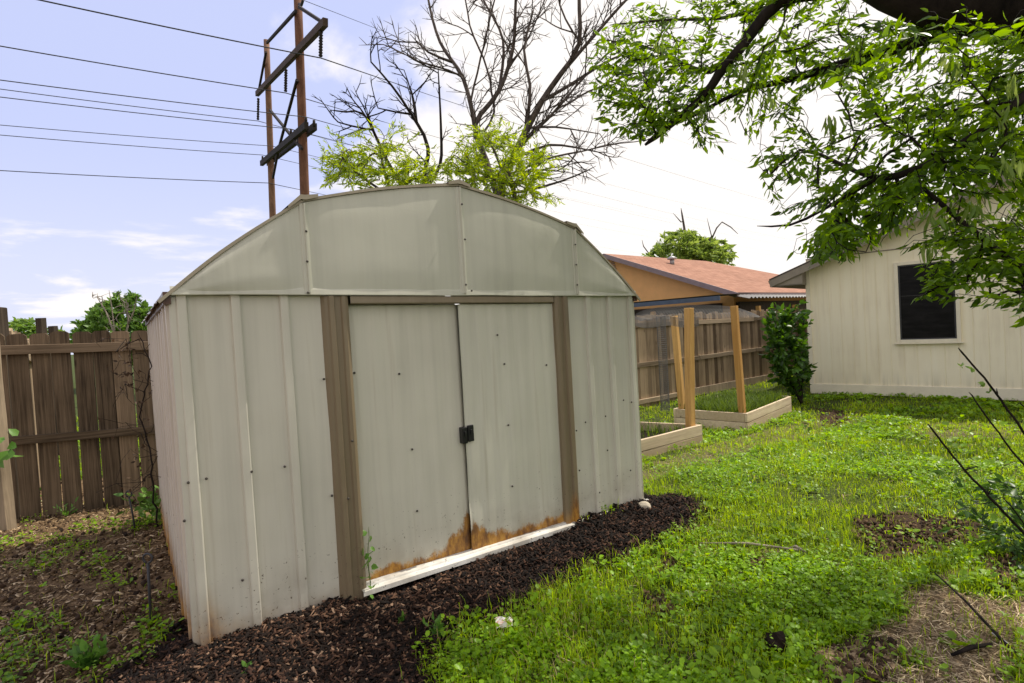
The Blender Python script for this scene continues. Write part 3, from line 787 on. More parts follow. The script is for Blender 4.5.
# pale leaning post and dark tall post at the far left
fb = G(8, 530)
pz = 1.62
t0 = atY(-12, 338, fb[1]+.06)
mb = MB(); mb.beam((fb[0]-.02, fb[1], fb[2]-.1), t0, .11, .10, .5, up=(0, 1, 0), nseg=5, wob=.003)
o = bevel(mb.build('fence_post', M['post_old']), .008); tag(o, 'pale leaning wooden post at the far left edge of the photo', 'post')
pdk = LF0-ld*.06+np.array([.02, .16]); zt = atY(4, 307, pdk[1])[2]
mb = MB(); zb = float(g(*pdk)); mb.box((0, 0, (zt-zb)/2), (.13, .12, zt-zb), jit=.006)
o = bevel(mb.build('fence_post', M['post_dark'], loc=(pdk[0], pdk[1], zb)), .008); tag(o, 'tall dark square post rising above the left end of the dark fence', 'post')
# neighbour's fence running away behind
nf0 = LF0+np.array([-.1, .35]); nf1 = np.array(atY(40, 330, 8.2)[:2])
fence('board_fence', 'grey fence running away behind the dark left fence, only its tops visible', 'fence', nf0, nf1, 1.80, .15, .008, [(1.55, .08)], M['fence_r'], M['fence_rrail'], posts=[], hv=.03)
for px, py, Y, lab in [(40.5, 318, 8.4, 'dark square post top just left of the middle of the left fence line'), (53, 326, 9.2, 'lower dark post stub beyond the left fence, right of the taller post top')]:
    p = atY(px, py, Y); zb = float(g(p[0], p[1])); mb = MB(); mb.box((0, 0, (p[2]-zb)/2), (.10, .10, p[2]-zb), jit=.004)
    tag(bevel(mb.build('fence_post', M['post_dark'], loc=(p[0], p[1], zb)), .006), lab, 'post')
RF0 = np.array([2.44, 10.7]); RF1 = np.array([6.58, 14.0]); rd = (RF1-RF0)/np.linalg.norm(RF1-RF0)
fence('board_fence', 'grey brown picket fence with three rails behind the raised beds', 'fence', RF0-rd*5.2, RF0+rd*9.5, 1.80, .128, .006,
      [(1.60, .095), (.82, .09), (.10, .09)], M['fence_r'], M['fence_rrail'], dog=.012, posts=[(2., 1.7), (4.4, 1.7), (6.8, 1.7), (9.2, 1.7), (11.6, 1.7)], mpost=M['post_old'], hv=.025, kick=(6.4, 11.5))

# ------------------------------------------------------------------ raised beds
def raised_bed(b, label, soilmat, h=.27, posts=()):
    k = b['k']; a = math.atan2(b['e1'][1], b['e1'][0])
    t = thing('raised_bed', label, 'garden bed', (k[0], k[1], float(g(k[0], k[1]))), a)
    ca, sa = math.cos(-a), math.sin(-a)
    e2 = np.array([ca*b['e2'][0]-sa*b['e2'][1], sa*b['e2'][0]+ca*b['e2'][1]])
    C = [np.array([0, 0.]), np.array([b['l1'], 0]), np.array([b['l1'], 0])+e2*b['l2'], e2*b['l2']]
    ctr = sum(C)/4
    for lvl in range(2):
        for i in range(4):
            p, q = C[i], C[(i+1) % 4]
            n_ = np.array([-(q-p)[1], (q-p)[0]]); n_ /= np.linalg.norm(n_)
            if np.dot(n_, ctr-p) < 0: n_ = -n_
            ins = .02; dd = (q-p)/np.linalg.norm(q-p)
            e = .0 if i % 2 == 0 else .042
            p_ = p+n_*ins+dd*e; q_ = q+n_*ins-dd*e
            zc = -.02+h/2*(lvl+.5)+lvl*.004
            mb = MB(); mb.beam((*p_, zc+random.uniform(-.003, .003)), (*q_, zc+random.uniform(-.004, .004)), .038, h/2-.005, random.random(), nseg=6, wob=.0015)
            bevel(mb.build('side_board', M['bedwood'], t), .004)
    V = []; F = []; n = 14
    for i in range(n+1):
        for j in range(n+1):
            q = C[0]*(1-i/n)*(1-j/n)+C[1]*(i/n)*(1-j/n)+C[2]*(i/n)*(j/n)+C[3]*(1-i/n)*(j/n)
            q = q+(ctr-q)*.03
            V.append((q[0], q[1], h*.52+.03*mnoise.noise((q[0]*5, q[1]*5, 3))))
    for i in range(n):
        for j in range(n): o = i*(n+1)+j; F.append((o, o+n+1, o+n+2, o+1))
    mb = MB(); mb.add(V, F, .5, True); mb.build('soil', soilmat, t)
    for p0, p1 in posts:
        Mi = t.matrix_world
        def loc(p):
            d = np.asarray(p, float)-np.array([k[0], k[1], float(g(k[0], k[1]))]); return (ca*d[0]-sa*d[1], sa*d[0]+ca*d[1], d[2])
        mb = MB(); mb.beam(loc(p0), loc(p1), .092, .09, random.random(), up=(0, 1, 0), nseg=6, wob=.0015); bevel(mb.build('post', M['cedar'], t), .006)
    return t
soil_dark = mat_plain('bed_soil', (.018, .012, .009), .95, .6, 12, .1, 0, .8); soil_br = mat_plain('bed_soil_brown', (.07, .05, .03), .95, .5, 12, .1, 0, .8)
def bl(b, s, q): return b['k'][:2]+b['e1']*s+b['e2']*q
def vpost(px0, py0, px1, py1, Y, dz=0):
    top = atY(px0, py0, Y); bot = atY(px1, py1, Y); bot[2] = float(g(bot[0], bot[1]))-.05; return bot, top
Yb1 = BED1['k'][1]+.05; Yb2 = BED2['k'][1]+.12; Yb3 = (_b2[1])-.0
def post_at(b, s, q, px, py):
    xy = bl(b, s, q); top = atY(px, py, xy[1]+.03); return np.array([xy[0], xy[1], float(g(*xy))-.05]), top
raised_bed(BED1, 'nearer pale timber raised bed with dark soil beside the shed', soil_dark, posts=[post_at(BED1, .10, .10, 689, 308)])
raised_bed(BED2, 'farther pale timber raised bed full of grass, with two tall posts', soil_br, posts=[post_at(BED2, .10, .10, 734, 306), post_at(BED2, .10, BED2['l2']-.12, 674, 316)])
# grass growing in the beds
BG = mat_leaf('bed_grass_blade', (.03, .06, .008), (.16, .25, .03), .35, .5)
def bed_fill(b, n, hmin, hmax, name, label, prob=None):
    s = rng.random(n)*(b['l1']-.12)+.06; q = rng.random(n)*(b['l2']-.12)+.06
    x = b['k'][0]+b['e1'][0]*s+b['e2'][0]*q; y = b['k'][1]+b['e1'][1]*s+b['e2'][1]*q
    if prob is not None: k = rng.random(n) < prob(s, q); x, y = x[k], y[k]
    n = len(x); h = hmin+(hmax-hmin)*rng.random(n); w = .008+.005*rng.random(n); a = rng.random(n)*6.283; lean = .2+.6*rng.random(n)
    V = np.zeros((n, 5, 3)); z = float(g(*b['k'][:2]))+.13
    for i, (hz, ln, ww) in enumerate([(0, 0, 1), (0, 0, -1), (.6, .3, .8), (.6, .3, -.8), (1, 1, 0)]):
        V[:, i, 0] = x+np.cos(a)*lean*ln*h-np.sin(a)*ww*w/2; V[:, i, 1] = y+np.sin(a)*lean*ln*h+np.cos(a)*ww*w/2; V[:, i, 2] = z+hz*h
    F = ((np.arange(n)*5)[:, None, None]+np.array([(0,1,3),(0,3,2),(2,3,4)])[None]).reshape(-1, 3)
    tag(mesh_np(name, V.reshape(-1, 3), F, BG, tint=np.repeat(rng.random(n), 5)), label, 'grass', kind='stuff')
bed_fill(BED2, 9000, .10, .26, 'bed_grass', 'tall green grass and weeds filling the farther raised bed')
bed_fill(BED1, 5000, .06, .2, 'bed_weeds', 'sparse weeds sprouting in the nearer raised bed', lambda s, q: np.clip(.08+.8*(q > .75)+.3*(s < .25), 0, 1))

# ------------------------------------------------------------------ chicken wire
def netting(name, label, fn, nu, nv, r):
    mb = MB()
    P = [[np.asarray(fn(i/nu, j/nv), float) for j in range(nv+1)] for i in range(nu+1)]
    for i in range(0, nu+1): mb.tube(P[i], r, 3, .5, False)
    for j in range(nv+1): mb.tube([P[i][j] for i in range(nu+1)], r, 3, .5, False)
    o = mb.build(name, M['net']); tag(o, label, 'netting'); return o
M['net'] = mat_plain('galvanised_wire', (.13, .125, .12), .6, .2)
def dome(u, v):
    a = math.pi*(.02+.96*u); px = 700-60*math.cos(a)
    return atY(px, 321-4*u-15*math.sin(a)**.6*v, 9.3+.25*u)+np.array([0, .5*v*v, 0])
netting('wire_netting', 'arched grey chicken wire hoop above the fence behind the bed posts', dome, 56, 12, .0032)
def band(u, v):
    px = 634+64*u; p = atY(px, 316+6*math.sin(u*9)*.3+2*math.sin(math.pi*u)+v*9, 7.6-.5*u); return p+np.array([0, .02*math.sin(u*30), 0])
netting('wire_netting', 'sagging strip of grey chicken wire stretched from the shed to the nearest post', band, 50, 10, .003)
def roll(u, v):
    a = u*2*math.pi; c = atY(661, 322, 8.9); return np.array([c[0]+.07*math.cos(a), c[1]+.07*math.sin(a), c[2]-1.55*v+.1])
netting('wire_netting', 'dark upright roll of chicken wire behind the leaning post', roll, 16, 46, .003)

# ------------------------------------------------------------------ cream house
H0 = np.array([6.13, 11.25, -.17]); HA = math.atan2(-2.18, 2.35)
def mat_siding():
    mt, nt, *_ = newmat('cream_siding'); co = objco(nt); sx = nt.nodes.new('ShaderNodeSeparateXYZ'); nt.links.new(co, sx.inputs[0])
    st = noise_n(nt, mapping(nt, co, (9, 9, .5)), 1, 5, .65); big = noise_n(nt, co, .9, 4); fine = noise_n(nt, mapping(nt, co, (60, 60, 4)), 1, 4)
    f = math_n(nt, 'ADD', math_n(nt, 'MULTIPLY', st, .55), math_n(nt, 'MULTIPLY', big, .45))
    r = ramp(nt, [(.30, (.68, .59, .43)), (.5, (.84, .76, .57)), (.68, (.87, .80, .62))]); nt.links.new(f, r.inputs[0])
    k = math_n(nt, 'MULTIPLY', maprange(nt, sx.outputs[2], .6, .1), maprange(nt, st, .4, .65))
    c = mixc(nt, math_n(nt, 'MULTIPLY', k, .45), r.outputs[0], (.30, .26, .18))
    v = nt.nodes.new('ShaderNodeTexVoronoi'); v.inputs['Scale'].default_value = 1; nt.links.new(mapping(nt, co, (2.5, 2.5, .8)), v.inputs['Vector'])
    kn = maprange(nt, v.outputs['Distance'], .035, .01)
    c = mixc(nt, math_n(nt, 'MULTIPLY', kn, .4), c, (.2, .16, .10))
    finish(nt, c, .75, fine, .35, .004, .3); return mt
M['siding'] = mat_siding()
M['cream_trim'] = mat_plain('cream_trim', (.75, .68, .53), .7, .1, 3)
M['shingle'] = mat_plain('brown_shingle', (.075, .06, .05), .95, .4, 30, .1, 0, .6)
M['soffit'] = mat_plain('soffit', (.24, .205, .16), .8, .2, 4)
def mat_pane():
    mt, nt, *_ = newmat('dark_window_screen'); co = objco(nt); sx = nt.nodes.new('ShaderNodeSeparateXYZ'); nt.links.new(co, sx.inputs[0])
    n = noise_n(nt, mapping(nt, co, (3, 3, 10)), 1, 3)
    r = ramp(nt, [(.4, (.004, .004, .005)), (.7, (.013, .012, .013))]); nt.links.new(n, r.inputs[0])
    finish(nt, r.outputs[0], .35, n, .15, .02, .10); return mt
M['pane'] = mat_pane()
house = thing('cream_house', 'cream wooden house gable wall with one dark window', 'house', H0, HA)
HW = 8.0; EZ = 2.62; SL = .375; HDP = 7.5
def hroof(x): return EZ+SL*min(x, HW-x)
pts = []; xg = 0.0
while xg < HW-.01:
    pts += [(xg+.000, 0), (xg+.186, 0), (xg+.189, .006), (xg+.197, .006)]; xg += .2
pts.append((HW, 0))
k = len(pts); zs = [.22, 2.775]
V = []; F = []
for z in zs: V += [(x, y, z) for x, y in pts]
for j in range(k-1): F.append((j, j+1, k+j+1, k+j))
mb = MB(); mb.add(V, F); 
# upper siding above the belt line
V = []; F = []
for x, y in pts: V += [(x, y+.012, min(2.79, hroof(x)-.03)), (x, y+.012, hroof(x)-.02)]
for j in range(k-1): F.append((2*j, 2*j+2, 2*j+3, 2*j+1))
mb.add(V, F)
mb.add([(0, .0, .1), (0, HDP, .1), (0, HDP, EZ), (0, 0, EZ)], [(0, 3, 2, 1)]); mb.add([(HW, 0, .1), (HW, HDP, .1), (HW, HDP, EZ), (HW, 0, EZ)], [(0, 1, 2, 3)])
mb.add([(0, HDP, .1), (HW, HDP, .1), (HW, HDP, EZ), (HW/2, HDP, hroof(HW/2)), (0, HDP, EZ)], [(0, 4, 3, 2, 1)])
mb.build('wall', M['siding'], house)
mb = MB(); mb.box((HW/2, -.006, 2.783), (HW, .016, .018)); mb.build('belt_flashing', M['soffit'], house)
mb = MB(); mb.box((HW/2, -.014, .125), (HW+.03, .03, .20)); bevel(mb.build('base_trim', M['cream_trim'], house), .004)
mb = MB(); mb.box((HW/2, HDP/2+.03, -.10), (HW-.06, HDP-.06, .25)); mb.build('foundation', mat_plain('foundation', (.16, .12, .09), .9, .4), house)
mb = MB(); mb.box((.02, -.012, 1.40), (.08, .024, 2.36)); bevel(mb.build('corner_board', M['cream_trim'], house), .004)
wx0, wx1, wz0, wz1 = 1.49, 2.43, 1.03, 2.53
win = MB(); fw = .06
for a, b in (((wx0+fw/2, (wz0+wz1)/2), (fw, wz1-wz0)), ((wx1-fw/2, (wz0+wz1)/2), (fw, wz1-wz0))): win.box((a[0], -.02, a[1]), (b[0], .04, b[1]))
win.box(((wx0+wx1)/2, -.022, wz1-fw/2), (wx1-wx0-2*fw-.002, .04, fw)); win.box(((wx0+wx1)/2, -.026, wz0+fw/2), (wx1-wx0-2*fw-.002, .05, fw))
win.box(((wx0+wx1)/2, -.030, wz0-.012), (wx1-wx0+.06, .075, .022))
wo = win.build('window', M['cream_trim'], house); bevel(wo, .005)
mb = MB(); mb.box(((wx0+wx1)/2, -.004, (wz0+wz1)/2), (wx1-wx0-2*fw, .012, wz1-wz0-2*fw)); mb.build('pane', M['pane'], wo)
mb = MB(); mb.box(((wx0+wx1)/2, -.014, (wz0+wz1)/2+.12), (wx1-wx0-2*fw-.004, .012, .014)); mb.build('meeting_rail', M['black'], wo)
mb = MB(); xm = (wx0+wx1)/2; zm = (wz0+wz1)/2; ww_ = wx1-wx0-2*fw-.004; hh_ = wz1-wz0-2*fw-.004
for dx in (-1, 1): mb.box((xm+dx*(ww_/2-.011), -.0165, zm), (.022, .012, hh_))
for dz in (-1, 1): mb.box((xm, -.0165, zm+dz*(hh_/2-.011)), (ww_-.046, .012, .022))
mb.build('screen_frame', M['dark_metal'], wo)
# roof slabs with overhang
OVF = .35; OVE = .62
for sgn in (0, 1):
    xa, za = (-OVE, EZ-SL*OVE+.05); xb, zb = HW/2, EZ+SL*HW/2+.05
    if sgn: xa, xb = HW+OVE, HW/2
    mb = MB()
    V = [(xa, -OVF, za), (xb, -OVF, zb), (xb, HDP+OVF, zb), (xa, HDP+OVF, za)]; V += [(x, y, z-.03) for x, y, z in V]
    mb.add(V, [(0,1,2,3), (7,6,5,4), (0,4,5,1), (3,2,6,7), (0,3,7,4)]); recalc(mb.build('roof', M['shingle'], house))
    mb = MB(); mb.beam((xa, -OVF+.02, za-.105), (xb, -OVF+.02, zb-.105), .03, .14, up=(0, 0, 1)); mb.build('rake_board', M['soffit'], house)
    mb = MB(); sx_ = 0 if not sgn else HW
    V = [(xa, -OVF+.036, za-.03), (xb, -OVF+.036, zb-.03), (xb, .014, zb-.03), (xa, .014, za-.03)]; V = [(x, y, z-.012) for x, y, z in V]
    mb.add(V, [(3,2,1,0)]); mb.build('soffit', M['soffit'], house)
    mb = MB(); mb.box(((xa+sx_)/2, HDP/2, za-.16), (abs(xa-sx_)-.01, HDP+2*OVF-.08, .02)); mb.box((xa+(.012 if not sgn else -.012), HDP/2, za-.10), (.024, HDP+2*OVF-.07, .12)); mb.build('eave_box', M['soffit'], house)
    mb = MB(); V = [(xa, -OVF+.04, za-.17), (sx_, -OVF+.04, za-.17), (sx_, -OVF+.04, za+SL*OVE-.05), (xa, -OVF+.04, za-.05)]; mb.add(V, [(0,1,2,3) if not sgn else (3,2,1,0)]); mb.add([(sx_, -OVF+.04, za-.17), (sx_, 0, za-.17), (sx_, 0, za+SL*OVE-.05), (sx_, -OVF+.04, za+SL*OVE-.05)], [(0,1,2,3)]); mb.build('eave_return', M['soffit'], house)

# ------------------------------------------------------------------ orange house
oh = thing('orange_house', 'low house with orange stucco gable and reddish shingle roof beyond the fence', 'house', (4.14, 22.0, -.2), R_(-49))
M['stucco'] = mat_plain('orange_stucco', (.78, .42, .16), .85, .1, 3)
def mat_shingles():
    mt, nt, *_ = newmat('red_shingles'); co = objco(nt)
    b = nt.nodes.new('ShaderNodeTexBrick'); b.inputs['Scale'].default_value = 1; b.inputs['Brick Width'].default_value = .32; b.inputs['Row Height'].default_value = .14; b.inputs['Mortar Size'].default_value = .008
    b.inputs['Color1'].default_value = (.39, .215, .15, 1); b.inputs['Color2'].default_value = (.30, .16, .11, 1); b.inputs['Mortar'].default_value = (.2, .085, .06, 1)
    nt.links.new(mapping(nt, co, (1, 1, 1), (0, 0, R_(90))), b.inputs['Vector'])
    n = noise_n(nt, co, .7, 5); c = mixc(nt, .6, b.outputs[0], mixc(nt, n, (.6, .6, .6), (1.35, 1.35, 1.35)), 'MULTIPLY')
    finish(nt, c, .95, noise_n(nt, co, 40, 3), .4, .01, .1); return mt
M['red_shingle'] = mat_shingles()
M['fascia'] = mat_plain('mauve_fascia', (.25, .19, .19), .7, .15); M['blue_fascia'] = mat_plain('blue_grey_fascia', (.075, .10, .15), .5, .2)
M['shade'] = mat_plain('patio_shade_brown', (.05, .034, .024), .9, .4)  # shade under the patio and porch covers, put into a dark brown colour
GW = 5.36; RZ = 4.51; EZ2 = 2.5; RL = 7.4
mb = MB(); mb.add([(-GW+.5, 0, 0), (GW-.3, 0, 0), (GW-.3, 0, EZ2+.02), (0, 0, RZ-.09), (-GW+.5, 0, EZ2+.02)], [(0,1,2,3,4)])
mb.add([(GW-.3, 0, 0), (GW-.3, 12.5, 0), (GW-.3, 12.5, EZ2), (GW-.3, 0, EZ2)], [(0,1,2,3)]); mb.add([(-GW+.5, 0, 0), (-GW+.5, 12.5, 0), (-GW+.5, 12.5, EZ2), (-GW+.5, 0, EZ2)], [(3,2,1,0)]); mb.build('wall', M['stucco'], oh)
mb = MB(); f_ = -.4
V = [(0, f_, RZ), (GW, f_, EZ2), (GW+.3, 13.2, EZ2-.05), (0, RL, RZ), (-GW, f_, EZ2), (-GW, 13.2, EZ2)]
mb.add(V, [(0,1,2,3), (0,3,5,4), (3,2,5)]); ro = mb.build('roof', M['red_shingle'], oh)
for s in (1, -1):
    mb = MB(); mb.beam((0, f_+.0, RZ-.09), (s*GW, f_, EZ2-.09), .05, .17); mb.build('rake_board', M['fascia'], oh)
mb = MB(); mb.beam((GW+.005, f_, EZ2-.08), (GW+.305, 13.2, EZ2-.13), .04, .14); mb.build('fascia', M['fascia'], oh)
mb = MB(); q = (1.35, 2.3); zr = RZ-(RZ-EZ2)*q[0]/GW; mb.tube([(q[0], q[1], zr-.05), (q[0], q[1], zr+.22)], .09, 10); mb.tube([(q[0], q[1], zr+.2), (q[0], q[1], zr+.26), (q[0], q[1], zr+.34)], [.19, .19, .05], 10); mb.build('roof_vent', mat_plain('galvanised_vent', (.35, .34, .34), .5, .2, metal=.4), oh)
# louvre at gable top
mb = MB()
for i in range(5): mb.box((.12, -.02, RZ-.62+.07*i), (.34-.05*i, .03, .03))
mb.build('gable_louvre', M['fascia'], oh)
# patio cover in front of the gable and along the eave
mb = MB(); V = []; F = []; nc = 90
for i in range(nc+1):
    x = -GW-.2+(2*GW+1.0)*i/nc; zc = 0
    V += [(x, .0-.42, 2.42+zc), (x, -3.0, 2.37+zc)]
for i in range(nc): F.append((2*i, 2*i+1, 2*i+3, 2*i+2))
mb.add(V, F); mb.build('patio_roof', mat_plain('patio_sheet', (.06, .065, .08), .6, .2), oh)
mb = MB(); mb.beam((-GW-.2, -3.0, 2.27), (GW+.8, -3.0, 2.27), .05, .13); mb.build('patio_beam', M['blue_fascia'], oh)
for x in (-3.2, .2, 3.9):
    mb = MB(); mb.box((x, -2.95, 1.0), (.12, .12, 2.04)); mb.build('patio_post', M['cedar'], oh)
mb = MB(); V = []; F = []
for i in range(nc+1):
    y = -.4+12*i/nc; zc = .03*(1 if i % 2 else -1)
    V += [(GW+.05, y, EZ2-.10+zc), (GW+.42, y, EZ2-.20+zc)]
for i in range(nc): F.append((2*i, 2*i+2, 2*i+3, 2*i+1))
mb.add(V, F); mb.build('porch_roof', mat_plain('corrugated_edge', (.12, .115, .115), .5, .2), oh)
for y in (.3, 3.2, 6.4):
    mb = MB(); mb.box((GW+.36, y, 1.0), (.12, .12, 2.05)); mb.build('porch_post', M['cedar'], oh)
mb = MB(); mb.box((-.1, -.06, 1.1), (2*GW-1.2, .08, 2.2)); mb.build('shade_panel', M['shade'], oh)  # added dark face where the stucco wall only lies in shade
mb = MB(); mb.box((GW-.22, 5.5, 1.1), (.1, 10.8, 2.2)); mb.build('shade_panel', M['shade'], oh)

# ------------------------------------------------------------------ power line structure
PR = np.array([-9.3, 24.0]); PLp = np.array([-13.8, 31.0]); pd = (PR-PLp)/np.linalg.norm(PR-PLp); pn = np.array([pd[1], -pd[0], 0.])
def U_(px, py, off=0.): return onplane(px, py, np.array([PR[0], PR[1], 0])+pn*off, pn)
ut = thing('power_structure', 'two-pole wooden power line structure with crossarms and X brace', 'power pole', (PR[0], PR[1], 0))
OU = np.array([PR[0], PR[1], 0.])
def ub(name, a, b, w, h, mat):
    mb = MB(); mb.beam(np.asarray(a)-OU, np.asarray(b)-OU, w, h); return mb.build(name, mat, ut)
def upole(pts, r0, r1, mat):
    a = U_(*pts[0]); b = U_(*pts[1]); d = (b-a); d = d/abs(d[2])
    base = b+d*(b[2]+.5); n = 10
    P = [base+(a-base)*i/n-OU for i in range(n+1)]; mb = MB(); mb.tube(P, [r0+(r1-r0)*i/n for i in range(n+1)], 12); return mb.build('pole', mat, ut)
upole([(297.6, -9), (304.5, 188)], .21, .15, M['pole']); upole([(266.5, 40), (272.5, 210)], .19, .13, M['pole_grey'])
ub('crossarm', U_(257, 94, .2), U_(325.5, 22, .2), .16, .24, M['arm_brown'])
ub('crossarm', U_(261.5, 163.5, .22), U_(306.5, 125.5, .22), .15, .25, M['arm']); ub('crossarm', U_(268, 163.5, -.22), U_(315, 126.5, -.22), .15, .25, M['arm'])
for a, b in [((270, 110), (302, 149)), ((297, 80), (276.5, 157)), ((299, 7), (322, 22)), ((267, 43), (296, 11)), ((266, 52), (258.5, 92)), ((273, 178), (278, 152))]:
    ub('brace', U_(*a, .18), U_(*b, .18), .09, .1, M['arm'])
def insul(px, y0, y1):
    mb = MB(); a = U_(px, y0, .2)-OU; b = U_(px-.4, y1, .2)-OU; n = 9
    P = [a+(b-a)*i/(2*n) for i in range(2*n+1)]; mb.tube(P, [.075 if i % 2 else .045 for i in range(2*n+1)], 7); mb.build('insulator', M['arm'], ut)
insul(321, 31, 57); insul(286, 69, 92); insul(258.3, 98, 120)
for px, y0, y1 in [(262.5, 156, 163), (291, 129, 137), (314, 120, 127), (306, 117, 124)]: 
    mb = MB(); mb.tube([U_(px, y0, .22)-OU, U_(px, y1, .22)-OU], [.045, .06], 6); mb.build('insulator_pin', M['arm'], ut)
mb = MB(); mb.tube([U_(299, 4)-OU, U_(301.5, 5)-OU, U_(303, 0)-OU], .05, 6); mb.build('top_bracket', M['dark_metal'], ut)
wd = np.array([pd[1], -pd[0], 0.]); 
if wd[0] > 0: wd = -wd           # towards the left of the view
def wire(att, left, label, right=None, r=.016, ext=1.7, rlen=45, rdrop=None):
    A = U_(*att, .2); d = ray(*left)
    # point on the vertical plane through A along wd that meets the left pixel ray
    B = onplane(left[0], left[1], A, np.array([wd[1], -wd[0], 0]))
    s = np.linalg.norm((B-A)[:2]); e = B-A; mb = MB()
    P = []
    for i in range(15):
        t = ext*i/14; P.append(A+e*t+np.array([0, 0, 4*.0035*s*(t*t-t)]))
    sl = e[2]/s if rdrop is None else rdrop
    Q = [A-wd*(rlen*i/12)+np.array([0, 0, -.135*rlen*i/12+.0010*(rlen*i/12)**2]) for i in range(1, 13)]
    mb.tube(Q[::-1]+P, [r*(.05+.55*(1-i/12)**2.5) for i in range(12, 0, -1)]+[r]*15, 5); tag(mb.build('power_line', M['wire']), label, 'power line', 'power lines on the two-pole structure')
wire((321, 58), (40, 0), 'thick topmost power line, leaving the frame at the top left', r=.02)
wire((286, 93), (0, 46), 'second power line from the top, meeting the middle hanging insulator', r=.02)
wire((258, 121), (0, 89), 'fourth power line from the top, hung from the leftmost insulator', r=.018)
wire((306, 117), (0, 80), 'third power line from the top at the left edge', r=.015)
wire((291, 129), (0, 97), 'fifth power line from the top at the left edge', r=.015)
wire((272, 146), (0, 125), 'sixth power line from the top, third from the bottom', r=.014)
wire((262.5, 155), (0, 135), 'seventh power line from the top, just above the lowest one', r=.016)
wire((268, 183), (0, 170.5), 'lowest power line, well below the others', r=.018)
wire((303, 0), (75, -46), 'faint thin line at the very top of the structure running off right', r=.011)

